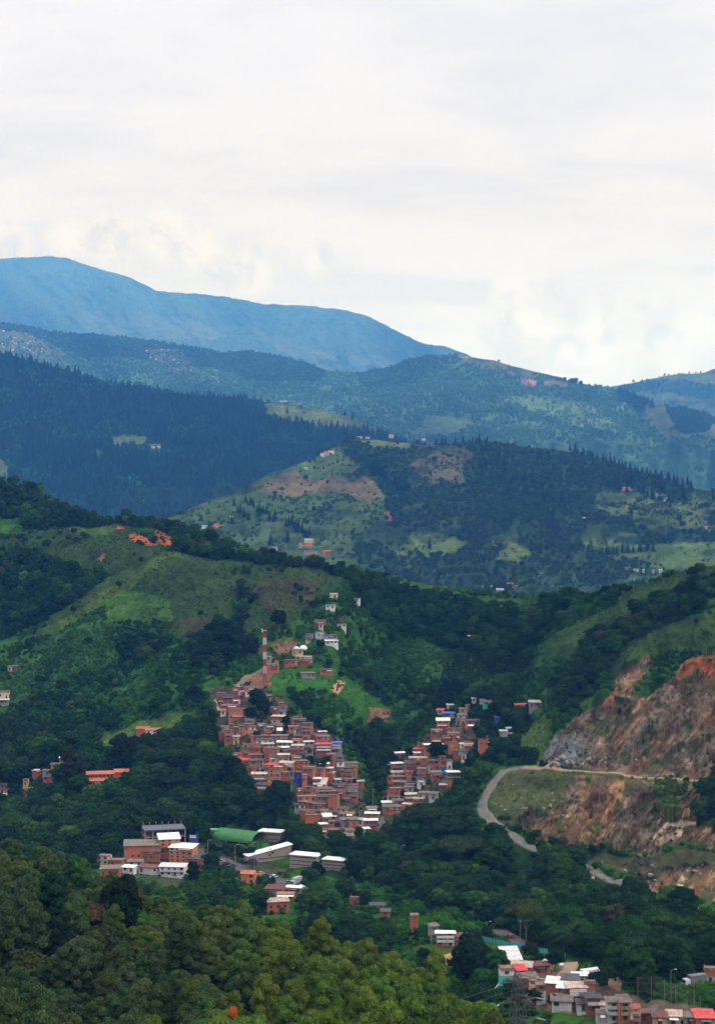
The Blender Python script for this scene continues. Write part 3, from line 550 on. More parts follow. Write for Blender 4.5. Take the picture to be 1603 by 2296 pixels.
xs = np.arange(-260, 261, 4.0); ys = np.arange(-60, 560, 4.0); X, Y = np.meshgrid(xs, ys, indexing='ij'); Z = NH.z(X, np.maximum(Y, 2.0))
idx = np.arange(X.size).reshape(X.shape)
me = mesh_np('near_hill', np.stack([X, Y, Z], -1).reshape(-1, 3), np.stack([idx[:-1, :-1], idx[1:, :-1], idx[1:, 1:], idx[:-1, 1:]], -1).reshape(-1, 4), terrain_mat('near_hill_ground', .05, .4, 3.0, .5, .4), attrs={'Col': np.tile(np.array([[.035, .05, .02]]), (X.size, 1))}, smooth=True)
tag(link('near_hill', me), kind='structure')
me = bpy.data.meshes.new('ground'); me.from_pydata([(-16000, -600, 0), (16000, -600, 0), (16000, 24000, 0), (-16000, 24000, 0)], [], [(0, 1, 2, 3)])
GZ = CZ-190.0
me.transform(__import__('mathutils').Matrix.Translation((0, 0, GZ))); me.materials.append(plain('valley_floor', (.035, .055, .025), .9, .4, .01)); tag(link('ground', me), kind='structure')
# ------------------------------------------------------------ building materials
WC = {  # wall colours: code -> (colour, words)
 'b': ((.46, .125, .066), 'bare red brick'), 'o': ((.56, .180, .070), 'orange brick'), 'd': ((.21, .085, .07), 'dark maroon brick'), 'w': ((.62, .62, .61), 'white plastered'),
 'g': ((.27, .27, .27), 'grey cement'), 'c': ((.52, .43, .31), 'cream coloured'), 'y': ((.58, .42, .13), 'yellow painted'), 'B': ((.02, .03, .30), 'deep cobalt blue'), 'L': ((.02, .20, .70), 'bright blue'),
 'r': ((.33, .035, .05), 'crimson painted'), 'k': ((.55, .26, .20), 'pink plastered'), 't': ((.04, .48, .44), 'turquoise painted'), 'O': ((.85, .17, .05), 'vivid orange painted'), 's': ((.30, .245, .20), 'tan block'), 'p': ((.42, .30, .22), 'pale brick')}
RC = {'C': ((.23, .150, .112), 'flat concrete slab'), 'G': ((.155, .130, .115), 'grey fibre sheet'), 'D': ((.075, .075, .085), 'dark sheet'), 'W': ((.74, .74, .76), 'white sheet'), 'P': ((.48, .36, .30), 'pale pinkish sheet'),
 'R': ((.55, .06, .06), 'red sheet'), 'M': ((.16, .06, .055), 'maroon sheet'), 'T': ((.42, .13, .075), 'clay tiled'), 'U': ((.04, .10, .50), 'blue sheet'), 'V': ((.42, .395, .375), 'pale grey sheet'), 'E': ((.10, .36, .12), 'green')}
def wallm(k): return plain('wall_'+k, WC[k][0], .9, .18, 1.1, streak=True, brick=(tuple(c*.72 for c in WC[k][0]) if k in 'bodp' else None))
def roofm(k): return plain('roof_'+k, RC[k][0], .5 if k in 'WRU' else .85, .25 if k == 'W' else .4, .8)
SLAB = plain('concrete_band', (.27, .20, .155), .9, .25, 1.5)
GLASS = plain('dark_pane', (.018, .020, .026), .25, .3, 1.0, spec=.5)
WFR = plain('window_frame', (.30, .24, .20), .8, .3, 2.0); DOORM = plain('door_paint', (.09, .06, .05), .7, .4, 2.0); RAILM = plain('railing_paint', (.35, .33, .32), .7, .3, 2.0)
WMESH = {}
def add_win(root, w, h, sub):
    if not sub: return link('window', win_mesh(w, h), root)
    o = link('window', win_mesh(w, h, 'frame'), root); link('pane', win_mesh(w, h, 'pane'), o); return o
def win_mesh(w, h, kind='window'):
    key = (round(w, 1), round(h, 1), kind)
    if key not in WMESH:
        m = MB(); w, h = key[0], key[1]; f = .09
        # surround stands proud of the wall; the pane is set back inside it
        if kind != 'pane':
          for a in ((-w/2-f, -w/2, 0, h), (w/2, w/2+f, 0, h), (-w/2-f, w/2+f, -f, 0), (-w/2-f, w/2+f, h, h+f)): m.box(a[0], a[1], -.07, .02, a[2], a[3], 0)
        if kind != 'frame': m.box(-w/2, w/2, -.02, .015, 0, h, 1)
        if kind in ('window', 'frame'): m.box(-.025, .025, -.045, -.02, 0, h, 0)
        WMESH[key] = m.me(kind, [WFR if kind != 'door' else SLAB, GLASS if kind != 'door' else DOORM])
    return WMESH[key]
HOUSES = []; FOOT = []
class Hs: pass
def house(u0, v0, u1, v1, fl, wk, rk, sheet=None, group=None, yaw=None, depth=None, where='', special=None, label=None, wins=None, D=None, name='brick_house', cat='house', twotone=None, bal=None, pitch=None):
    sheet = sheet or S_main; uc = (u0+u1)/2
    if D is None: D = float(sheet.depth(np.float64(uc), np.float64(v1)))
    h = Hs(); W_ = (u1-u0)*D/F; H = max((v1-v0)*D/F, 1.9)
    rr = random.Random(int(u0*131+v0*17)); 
    if rk == 'W' and 'hillside settlement' in (group or '') and rr.random() < .42: rk = 'V'
    if yaw is None: yaw = rr.uniform(-.30, .30)
    W_ = W_/(math.cos(yaw)+.12*abs(math.sin(yaw)))
    dp = (depth*.75 if depth else rr.uniform(3.4, 5.0)*(.8 if rk == 'W' else 1))*sheet.K; dp = min(dp, max(3.0, W_*1.2))
    p = P(uc, v1, D-(3.0 if sheet is S_main else 0))
    if name == 'brick_house' and wk not in 'bodp': name = {'t': 'painted_house', 'B': 'painted_house', 'L': 'painted_house', 'r': 'painted_house', 'O': 'painted_house', 'y': 'painted_house', 'g': 'cement_house'}.get(wk, 'plastered_house')
    root = empty(name, p, yaw)
    if wk in 'bodp' or twotone: mats = [wallm(wk), SLAB]
    else: mats = [wallm(wk), SLAB if wk != 'w' else wallm('w')]
    b = MB(); fh = H/fl; Hfull = H
    room = rk == 'C' and fl >= 2 and W_ > 4.5 and not twotone and group != 'x' and rr.random() < .6
    if room: H = H-fh; fl_ = fl; fl = fl-1
    if W_ > 4.2 and wk in 'bodg' and special != 'blind' and not twotone and rr.random() < .6:
        wa, wb = (-W_/2+.24, W_*rr.uniform(-.15, .2)) if rr.random() < .5 else (W_*rr.uniform(-.2, .15), W_/2-.24); fk = rr.choice([q for q in 'obddgcwk' if q != wk]); k_ = rr.randint(0, fl-1)
        MB().box(wa, wb, -.016, -.001, k_*fh+.1, (k_+1)*fh-.16).build('facade_bay', wallm(fk), root)
    bd = -5.0 if sheet is S_main else -1.0
    b.box(-W_/2, W_/2, 0, dp, bd, H, 0)
    if fl > 1 or wk in 'bo':
        for k in range(1, fl): b.box(-W_/2-.03, W_/2+.03, -.03, dp+.03, k*fh-.14, k*fh+.08, 1)
        for x in (-W_/2, W_/2-.22): b.box(x-.025, x+.245, -.025, .2, bd+.1, H-.01, 1) if wk in 'bo' else None
    wall = b.build('wall', mats, root)
    if twotone:
        q = MB().box(-W_/2-.05, W_/2+.05, -.05, dp+.05, -4.8, (fl-1)*fh-.16 if twotone != 'top' else -4.7, 0)
        if twotone != 'top': q.build('lower_wall', wallm(twotone), root)
    if room:
        sd = rr.choice((-1, 1)); w0, w1 = sorted((sd*W_/2, sd*(W_/2-W_*rr.uniform(.4, .7)))); y0_ = rr.choice((.02, .9))
        MB().box(w0+.01, w1-.01, y0_, dp*.9, H+.22, Hfull).build('upper_room', mats[0], root); rc_ = rr.choice('CCGGWPD')
        MB().box(w0-.3, w1+.3, y0_-.5, dp*.95, Hfull+.003, Hfull+.14).build('upper_roof', roofm(rc_), root)
        o = link('window', win_mesh(.9, 1.0), root); o.location = ((w0+w1)/2, y0_-.03, H+.22+fh*.3)
    if bal is not False and W_ > 3.2 and rr.random() < .45:
        q = MB(); k_ = rr.randint(1, fl); z = k_*fh-.22; wa, wb = sorted((rr.uniform(-.5, .1)*W_, rr.uniform(.1, .5)*W_)); q.hexa([(wa, -1.5, z-.35), (wb, -1.5, z-.35), (wb, -.04, z), (wa, -.04, z), (wa, -1.5, z-.29), (wb, -1.5, z-.29), (wb, -.04, z+.06), (wa, -.04, z+.06)]); q.build('awning', roofm(rr.choice('GDMPWT')), root)
    r = MB(); ov = .45 if rk != 'C' else .18
    if rk == 'C':
        r.box(-W_/2-ov, W_/2+ov, -ov-.1, dp+.1, H, H+.22)
        if rr.random() < .55:
            for a in ((-W_/2, W_/2, 0, .12), (-W_/2, -W_/2+.12, .12, dp), (W_/2-.12, W_/2, .12, dp)): r.box(a[0], a[1], a[2], a[3], H+.22, H+.22+rr.uniform(.3, .7))
        if rr.random() < .35:
            for a in range(rr.randint(2, 4)):
                x = rr.uniform(-W_/2+.2, W_/2-.2); r.bar((x, dp*.7, H+.2), (x, dp*.7, H+1.3), .09)
    elif rk == 'T' or (pitch == 'gable') or (rk == 'D' and rr.random() < .3):
        hr = dp*.24; th = .14
        r.hexa([(-W_/2-ov, -ov, H-.05), (W_/2+ov, -ov, H-.05), (W_/2+ov, dp/2, H+hr), (-W_/2-ov, dp/2, H+hr), (-W_/2-ov, -ov, H-.05+th), (W_/2+ov, -ov, H-.05+th), (W_/2+ov, dp/2, H+hr+th), (-W_/2-ov, dp/2, H+hr+th)])
        r.hexa([(-W_/2-ov, dp/2+.004, H+hr), (W_/2+ov, dp/2+.004, H+hr), (W_/2+ov, dp+ov, H-.05), (-W_/2-ov, dp+ov, H-.05), (-W_/2-ov, dp/2+.004, H+hr+th), (W_/2+ov, dp/2+.004, H+hr+th), (W_/2+ov, dp+ov, H-.05+th), (-W_/2-ov, dp+ov, H-.05+th)])
        for x in (-W_/2, W_/2-.12): g_ = MB(); g_.hexa([(x, .1, H-.02), (x+.12, .1, H-.02), (x+.12, dp-.1, H-.02), (x, dp-.1, H-.02), (x, dp/2-.05, H+hr-.06), (x+.12, dp/2-.05, H+hr-.06), (x+.12, dp/2+.05, H+hr-.06), (x, dp/2+.05, H+hr-.06)]); g_.build('gable', wallm(wk), root)
    else:
        rise = dp*(pitch or rr.uniform(.02, .09)); th = .10; tl = rr.uniform(-.03, .03)*W_
        lo_ = H+.04
        r.hexa([(-W_/2-ov, -ov-.25, lo_), (W_/2+ov, -ov-.25, lo_+max(0, tl)), (W_/2+ov, dp+ov, lo_+rise+max(0, tl)), (-W_/2-ov, dp+ov, lo_+rise+max(0, -tl)), (-W_/2-ov, -ov-.25, lo_+th), (W_/2+ov, -ov-.25, lo_+th+max(0, tl)), (W_/2+ov, dp+ov, lo_+rise+th+max(0, tl)), (-W_/2-ov, dp+ov, lo_+rise+th+max(0, -tl))])
        nrib = int(W_/1.1)
        for k in range(1, nrib):      # sheet laps
            x = -W_/2-ov+(W_+2*ov)*k/nrib; z0 = lo_+th
            r.hexa([(x-.04, -ov-.25, z0), (x+.04, -ov-.25, z0), (x+.04, dp+ov, z0+rise), (x-.04, dp+ov, z0+rise), (x-.04, -ov-.25, z0+.05), (x+.04, -ov-.25, z0+.05), (x+.04, dp+ov, z0+rise+.05), (x-.04, dp+ov, z0+rise+.05)])
        if rise > .25:
            g_ = MB(); g_.hexa([(-W_/2, .02, H-.02), (W_/2, .02, H-.02), (W_/2, dp, H-.02), (-W_/2, dp, H-.02), (-W_/2, .02, H+.0), (W_/2, .02, H+.0), (W_/2, dp, H+rise*.93), (-W_/2, dp, H+rise*.93)]); g_.build('gable', wallm(wk), root)
    r.build('roof', roofm(rk), root)
    if special != 'blind':
        dens = wins if wins is not None else rr.uniform(.55, .95)
        for k in range(fl):
            n = max(1, int(W_/2.6)); z = k*fh
            for j in range(n):
                x = -W_/2+W_*(j+.5)/n+rr.uniform(-.15, .15)
                if k == 0 and j == rr.randint(0, n-1) or (k == 0 and n == 1 and rr.random() < .5):
                    o = link('door', win_mesh(.9, min(2.0, fh*.8), 'door'), root); o.location = (x, -.03, .02)
                    continue
                if rr.random() > dens: continue
                ww = rr.choice((.8, .9, 1.1, 1.3)); hh = min(1.1, fh*.45)
                if W_/n < ww+.4: ww = .7
                o = add_win(root, ww, hh, D < 560 or fl >= 4); o.location = (x, -.03, z+fh*.36)
            if yaw > .12 or yaw < -.12:      # side that turns to the camera
                sx = -1 if (yaw > 0) else 1
                if rr.random() < .7:
                    o = link('window', win_mesh(.9, min(1.0, fh*.42)), root); o.location = (sx*(W_/2+.03), dp*rr.uniform(.3, .6), z+fh*.38); o.rotation_euler = (0, 0, -sx*-R(90))
        if bal or (bal is None and fl >= 2 and rr.random() < .22):
            for k in range(1, fl):
                q = MB(); z = k*fh; q.box(-W_*.46, W_*.46, -1.1, -.035, z-.12, z+.02, 0); q.box(-W_*.46, W_*.46, -1.1, -1.0, z+.02, z+.9 if bal else z+.85, 0 if not bal else 1)
                q.build('balcony', [SLAB, wallm(bal) if isinstance(bal, str) else RAILM], root)
    h.o = root; h.u = uc; h.v = (v0+v1)/2; h.vb = v1; h.W = W_; h.fl = fl+(1 if room else 0); h.wk = wk; h.rk = rk; h.group = group; h.where = where; h.label = label; h.cat = cat; h.tt = twotone
    HOUSES.append(h); FOOT.append((p[0]-math.sin(yaw)*dp/2, p[1]+math.cos(yaw)*dp/2, max(W_, dp)/2+.5))
    if sheet is S_main: FOOT.append((p[0], p[1]-(5 if v1 < 1890 else 8), W_/2+(.5 if v1 < 1890 else 2.5)))
    if sheet is S_main and v1 > 1770: FOOT.append((p[0], p[1]-13, W_/2+.5))
    return root
def batch(k, ou, ov, txt, **kw):
    for ln in txt.strip().split(';'):
        q = ln.split()
        if not q: continue
        a = [float(t) for t in q[:4]]; kk = dict(kw)
        for t in q[7:]:
            n_, v_ = t.split('='); kk[n_] = float(v_) if n_ in ('yaw', 'depth', 'wins', 'pitch') else v_
        house(ou+a[0]*k, ov+a[1]*k, ou+a[2]*k, ov+a[3]*k, int(q[4]), q[5], q[6], **kk)
LS = dict(group='houses of the left hillside settlement', where='left settlement')
RS = dict(group='houses of the right hillside settlement', where='right settlement')
batch(.1077, 471.8, 1519, '''445 250 590 375 2 b C; 120 330 450 480 3 b C yaw=-.1 depth=6; 260 430 480 545 2 b U depth=5; 180 520 340 575 1 b P; 235 590 600 662 1 b G depth=6 yaw=.05; 375 670 735 855 3 o C yaw=-.12 wins=.15; 205 695 305 775 1 w T;
640 300 745 370 1 g P; 735 285 835 365 1 w C; 700 230 1080 305 1 O D depth=6 yaw=.1; 490 500 600 565 1 b W; 1175 385 1265 475 2 g G; 1240 640 1430 740 2 b D; 1430 535 1595 665 2 b C; 1380 705 1560 770 1 w U; 1260 820 1520 960 2 b P twotone=c; 390 985 600 1110 2 b C; 600 1010 680 1185 3 b G yaw=.3;
680 985 950 1105 2 o C yaw=-.1; 725 930 900 985 1 b D; 990 1010 1120 1060 1 g G; 1110 1010 1330 1115 1 o D; 230 1060 400 1110 1 g G; 290 1115 470 1355 3 o C; 200 1160 300 1345 2 b C yaw=.3; 440 1130 580 1205 1 w D; 470 1240 590 1365 2 y W yaw=0; 790 1120 970 1215 2 o C; 860 1240 1210 1300 1 b M depth=6; 960 1310 1320 1392 1 w D; 1250 1225 1600 1325 2 o G; 1400 1125 1490 1190 1 d W pitch=.4''', **LS)
batch(.1364, 586.9, 1565, '''450 300 640 370 2 o C; 520 360 735 415 1 o G; 655 430 815 605 3 o D yaw=-.15; 440 480 650 545 1 o G; 520 540 650 580 1 g D; 660 640 770 695 1 b C; 840 562 1080 655 2 b C; 890 640 1105 700 1 b G depth=5; 700 735 860 785 1 g W; 890 770 1145 915 3 b R bal=w yaw=.08; 825 835 895 895 1 y C; 1150 750 1300 885 3 g U bal=w;
1070 935 1190 1055 2 b G; 1205 985 1335 1037 1 b D; 1230 1065 1360 1112 1 w D; 1360 1085 1580 1142 1 b G; 255 735 495 805 1 g W; 495 690 640 755 1 b C; 495 790 690 850 1 g W; 280 822 450 908 2 b W; 45 838 280 965 3 b G bal=b; 15 765 200 820 1 b W; 265 942 450 1035 2 p W; 120 990 260 1045 1 c D; 460 855 680 925 1 b M; 600 935 720 970 1 d D; 490 970 655 1030 1 o C; 510 1042 780 1112 1 b C; 720 965 840 1022 1 t D;
945 1090 1105 1150 1 b W; 280 1075 500 1185 2 o W; 40 1110 290 1185 2 b R; 1215 1148 1540 1190 1 b C''', **LS)
batch(.1077, 506.4, 1657.1, '''345 120 720 295 2 o C bal=d; 330 270 500 350 1 b C; 120 330 310 390 1 b C; 230 445 500 515 2 o R; 500 340 760 430 1 b G; 510 460 700 605 2 b D; 700 450 775 600 2 w D; 415 600 600 690 1 b C; 540 740 850 865 2 b W; 590 862 830 945 1 b G; 650 965 870 1095 2 b D bal=w; 880 590 1150 790 3 o C yaw=-.2; 1110 700 1330 785 1 b C; 1320 690 1420 775 1 g D; 1430 700 1560 815 1 B M yaw=0; 870 840 1060 935 1 o C; 30 590 120 640 1 b W''', **LS)
batch(.12204, 644.4, 1703.1, '''270 150 480 225 1 b C; 490 175 670 315 2 o D; 680 180 835 235 1 b W; 700 255 840 335 1 b P; 270 290 350 400 2 b C; 480 388 605 425 1 b W; 480 490 700 535 1 g W pitch=.35 depth=9; 890 150 1245 218 1 b C yaw=-.05; 930 230 1200 272 1 g G; 980 278 1205 350 1 b C; 980 365 1190 435 1 b G; 880 405 980 445 1 g W; 1240 412 1410 485 1 b W; 860 475 1090 565 1 b D bal=g; 1090 475 1260 555 1 b M; 210 515 450 655 2 o C;
155 555 270 655 2 b C; 450 545 830 625 1 o C; 570 605 880 662 1 b G; 890 605 1060 685 1 b D; 1080 605 1280 745 2 o D; 1090 565 1290 605 1 g D; 300 685 535 765 1 o C; 190 695 300 755 1 b C; 540 695 740 865 2 b D; 735 690 910 935 4 o C yaw=-.25 wins=.1 depth=7; 190 795 380 855 1 b C; 470 825 700 935 1 o G; 350 805 480 875 1 b G; 130 865 330 905 1 g D; 230 955 620 1020 1 b C yaw=-.06; 330 1042 660 1100 1 o C special=blind yaw=-.05;
770 975 930 1075 2 o D; 630 965 760 1025 1 g G; 940 935 1115 985 1 y D; 940 1032 1230 1075 1 b C; 1030 745 1160 805 1 d D; 660 1080 820 1125 1 g W pitch=.4; 760 1145 860 1295 2 o G; 600 1195 740 1310 2 b W; 1140 1112 1300 1268 3 o G; 1000 1115 1140 1255 2 g G; 1280 1115 1390 1195 1 w W; 860 1155 1000 1215 1 d D''', **LS)
batch(.1292, 632.9, 1783.7, '''650 610 790 675 1 b C; 800 605 1010 685 1 d G; 1015 585 1100 670 1 o C; 1115 615 1250 695 1 w G; 1020 705 1230 785 1 b G; 760 745 930 870 3 r D bal=r twotone=top yaw=.05''', **LS)
batch(.1077, 840, 1657.1, '''890 100 1010 190 1 b C; 1030 125 1420 300 2 b W yaw=.12 wins=.1; 800 220 960 295 1 b R; 960 225 1280 360 2 o D; 835 305 990 372 1 o W; 440 310 640 372 1 b W; 400 370 480 460 1 b C; 715 405 1100 555 2 o W yaw=-.12 wins=.05; 1110 385 1330 520 2 b D bal=g; 1345 372 1603 532 2 b C; 1500 470 1603 625 2 w C; 360 520 600 665 2 b W; 250 550 355 632 1 b G; 640 505 960 645 2 b D; 880 630 1060 795 2 b G; 1355 590 1480 672 1 L C yaw=0; 1230 562 1360 652 1 b C;
1200 702 1400 802 2 b G; 365 715 660 775 1 w W; 660 690 800 775 1 o C; 260 795 700 895 1 b C; 740 800 1060 872 1 b G; 900 860 1050 975 2 w D; 680 905 940 972 1 b D; 380 915 650 982 1 b G; 650 955 820 1025 1 w G; 1400 915 1603 972 1 b C; 1340 985 1490 1042 1 d P; 310 1035 650 1115 1 b C; 260 1110 510 1282 2 b C twotone=w yaw=-.1; 640 1165 880 1250 1 g W; 940 1135 1160 1205 1 b G; 1130 1155 1300 1262 2 w G; 890 1205 1150 1242 1 c C; 660 1010 820 1092 1 c G; 1110 595 1230 662 1 c C''', **RS)
batch(.11487, 805.5, 1772.2, '''450 265 630 322 1 o W; 470 335 770 432 2 o G; 740 325 840 412 1 k G; 840 300 1010 352 1 b W; 920 172 1060 252 1 d C; 1040 195 1250 242 1 b W; 700 235 870 282 1 d G; 150 355 350 432 1 c G; 110 460 385 572 2 b W; 90 600 350 762 2 d W; 0 590 80 652 1 g W; 100 790 210 832 1 w W''', **RS)
batch(.1651, 955.1, 1542, '''290 238 380 282 1 c W; 455 245 625 337 2 p C yaw=0; 745 175 810 240 1 y D; 780 195 930 250 1 t D; 1215 235 1370 290 1 o R; 1395 205 1560 267 1 g W pitch=.25; 140 325 235 352 1 w R; 230 355 400 402 1 g U; 145 455 320 552 2 b W pitch=.35; 430 375 590 432 1 w G; 400 435 540 502 1 g C; 550 452 730 502 1 b D; 570 525 700 582 1 d W; 860 425 960 452 1 g M; 950 422 1000 457 1 L U; 1000 595 1090 642 1 g W; 1090 565 1160 602 1 w W; 1060 645 1190 682 1 w G; 290 565 480 612 1 o C; 80 585 220 642 1 b G; 290 625 450 672 1 b G;
230 672 360 722 1 o C; 360 662 470 722 1 b C; 70 715 270 762 1 o C; 330 755 445 862 2 o C; 450 770 640 832 1 b P; 720 715 945 812 1 b C yaw=.1; 370 865 560 922 1 b D; 480 905 545 982 1 w D; 620 165 680 192 1 w W; 520 775 620 802 1 b C''', **RS)
HS = dict(group='houses along the ridge above the mast', where='ridge above the mast')
batch(.1795, 546.6, 1294.6, '''280 1092 430 1165 1 b C yaw=-.1; 500 1040 650 1088 1 b D; 640 995 830 1042 1 w P depth=5; 700 1030 860 1072 1 b G depth=4; 600 930 735 962 1 y D; 890 555 1020 602 1 b D; 930 602 990 627 1 c D; 890 695 990 728 1 w D; 990 735 1165 768 1 g D; 780 733 870 762 1 w D; 770 766 850 792 1 c D; 1020 795 1180 832 1 w W; 1095 228 1175 248 1 w P; 1020 358 1135 388 1 w G; 1370 268 1445 302 1 w C; 1170 595 1280 627 1 w C; 725 1205 895 1238 1 g G; 960 1168 1110 1198 1 b M; 275 1012 330 1037 1 g G''', **HS)
VS = dict(group='houses among the trees at the far left', where='left valley')
batch(.2513, 0, 1582.4, '''1220 210 1330 247 1 b T depth=6 yaw=.1; 1300 222 1450 252 1 w T depth=6 yaw=.1; 640 455 695 492 1 b C; 530 468 610 506 2 b W; 600 475 670 507 1 g D; 455 528 530 577 1 b G; 285 583 380 627 1 b P; 380 583 460 622 1 g G; 385 643 500 672 1 b D; 205 663 250 707 2 y C; 210 743 320 792 1 d G; -20 712 60 742 1 g D; -20 752 60 792 1 w M; -20 802 60 842 1 c P;
735 795 860 822 1 g D; 850 698 890 736 1 c C''', **VS)
batch(.5, 0, 1064.5, '''32 860 72 884 1 d G; -10 975 40 1005 1 c D; -10 1012 38 1024 1 g W; 1430 540 1432 541 1 b C''' .replace('; 1430 540 1432 541 1 b C', ''), group='farmhouses on the left hillside', where='left hillside')
batch(.3948, 201.4, 1812.5, '''195 215 390 292 2 b G depth=16 yaw=.12 wins=.2; 300 250 398 292 2 b D depth=8 yaw=.1 pitch=.3; 396 178 512 278 5 o W depth=12 yaw=.22 pitch=.12 wins=1.0; 446 228 586 310 4 o W depth=10 yaw=-.25 pitch=.1 wins=1.0; 540 292 645 337 1 b D depth=8 yaw=-.3; 392 335 540 387 2 w W depth=8 yaw=-.1 bal=w; 35 274 105 320 2 c C depth=6; 110 298 185 332 1 b G; 60 348 170 388 1 b G depth=8; 215 305 300 332 1 w G; 270 338 390 367 1 w M; 180 343 250 362 1 w W''', group='buildings at the bend of the valley road', where='valley road bend')
batch(.3948, 201.4, 1812.5, '''857 376 935 432 2 o T depth=6 yaw=-.15; 990 462 1090 502 1 b M depth=9; 1060 492 1160 527 1 o C depth=6; 1010 535 1130 587 1 b P depth=7; 1095 458 1200 478 1 g W; 1475 518 1530 557 1 b C; 1372 490 1400 512 1 b C''', group='houses below the valley road', where='below the valley road')
VR = dict(group='houses at the lower valley', where='by the turquoise fence')
batch(.2872, 776.8, 1985, '''190 162 300 197 1 o D yaw=.1; 270 210 340 282 2 b D; 500 242 560 372 2 b C; 660 325 720 442 2 g G; 700 380 845 477 3 b W bal=w; 780 412 920 472 1 w M depth=6''', **VR)
LR = dict(group='houses of the lower right settlement', where='lower right settlement')
batch(.15435, 1110.5, 2129, '''80 220 240 292 1 o C; 75 308 275 482 2 w C twotone=t depth=6 yaw=.05; 130 195 380 245 1 b W pitch=.45 depth=8; 230 265 520 362 2 o P depth=7 yaw=-.15; 310 380 450 402 1 b R depth=3 pitch=.5; 550 295 800 332 1 b M; 360 422 620 522 2 b G yaw=.15; 490 492 600 562 1 c C; 600 532 730 752 3 b C twotone=w yaw=-.05; 740 500 900 722 2 o W pitch=.3; 900 570 1030 712 2 b W pitch=.3; 960 468 1210 542 1 o D yaw=-.1;
1060 565 1330 722 3 r P bal=w depth=7 yaw=.08; 1300 512 1450 682 3 o C wins=.0 yaw=-.1; 1130 445 1350 482 1 g W; 820 760 1110 862 1 w G depth=7 yaw=-.12; 1190 800 1370 902 1 w D; 1300 700 1490 832 2 b D; 530 572 600 722 1 c C; 960 640 1025 715 1 y C depth=3 yaw=0''', **LR)
batch(.1924, 1294.6, 2175, '''110 335 270 482 2 b D bal=w; 270 420 350 522 2 w P bal=w; 350 385 495 592 3 w G bal=w yaw=0; 495 385 615 592 3 o G pitch=.3; 620 402 690 462 1 w C; 605 490 725 542 1 w T; 650 542 725 640 2 b C; 725 510 830 602 1 b M; 830 512 920 602 1 b D; 880 575 1040 640 1 c M; 1040 548 1200 640 1 c P depth=9; 1240 602 1380 640 1 c G; 1380 598 1603 650 1 c R depth=8; 220 532 360 602 1 w C special=blind''', **LR)
batch(.1924, 1294.6, 2175, '''1480 15 1620 150 2 o C twotone=w yaw=-.2 depth=7; 1400 -20 1450 15 1 b D''', group='houses along the road at the right edge', where='right edge road')
batch(.5, 801.5, 1237, '''502 380 530 400 1 k P''', group='farmhouses on the right hillside', where='right hillside')
# far settlements, each house small in the picture
FM = dict(sheet=S_mid, group='farmhouses on the middle hill', where='middle hill', bal=False)
batch(.5, 801.5, 748, '''1178 693 1222 701 1 d T depth=6; 1182 701 1232 711 1 d T depth=6; 1374 733 1410 752 2 w C depth=9; 1430 764 1455 771 1 t E; 1195 1048 1222 1062 1 b D; 1240 1056 1262 1066 1 w G; 1278 1056 1296 1070 1 w W; 1310 1060 1330 1072 1 c G; 1352 1058 1372 1072 1 w W; 560 1132 585 1146 1 g U; 600 1130 622 1140 1 w G; 622 1146 655 1160 1 w W; 655 1122 698 1142 1 b T; 700 1130 720 1142 1 b C; 1490 874 1510 880 1 w W; 1545 866 1570 876 1 b P; 1575 880 1600 890 1 w W; 480 908 500 915 1 c P; 1005 826 1030 834 1 o W; 0 460 22 468 1 w P; 34 463 52 469 1 w W; 140 455 160 466 1 c T; 290 470 306 476 1 w P''', **FM)
batch(.5, 0, 1064.5, '''1365 290 1405 304 1 c W; 1342 304 1366 326 2 p C; 1366 306 1392 326 2 o C; 1362 344 1395 358 1 g D; 1395 344 1420 362 1 p G; 1450 344 1482 360 1 b T; 1205 325 1240 340 1 p P; 905 228 932 240 1 w P; 745 210 765 220 1 g D; 800 222 822 230 1 g P; 1030 186 1042 192 1 w W; 840 240 862 250 1 g G''', **FM)
batch(.5, 0, 518, '''1437 998 1455 1012 1 w T; 1455 992 1476 1006 1 p T; 1474 986 1498 998 1 w T; 1358 1060 1378 1068 1 w P''', **FM)
batch(.5, 0, 518, '''668 966 690 972 1 w P; 695 964 722 972 1 w W; 1254 760 1284 766 1 w P; 1262 784 1272 790 1 c W''', sheet=S_pine, group='farmhouses on the pine hill', where='pine hill', bal=False)
_r = random.Random(5); FARH = []
for (a, b, n, cx_, cy_, sx, sy) in ((0, 0, 34, 50, 770, 48, 24), (0, 0, 26, 365, 805, 38, 26), (0, 0, 5, 470, 840, 60, 12)):
    for _ in range(n):
        u = cx_+_r.uniform(-1, 1)*sx; v = cy_+_r.uniform(-1, 1)*sy+(u-cx_)*.28
        D = float(S_far.depth(np.float64(u), np.float64(v))); w = _r.uniform(2.6, 5.5); hh = _r.uniform(1.6, 2.4)
        house(u-w/2, v-hh*1.3, u+w/2, v, 1, _r.choice('wwcg'), _r.choice('WWPGW'), sheet=S_far, group='tiny pale houses on the blue ridge', where='far', bal=False, depth=7, wins=.6,
              label='tiny pale house scattered with others among the trees of the distant blue ridge')
print('houses', len(HOUSES))

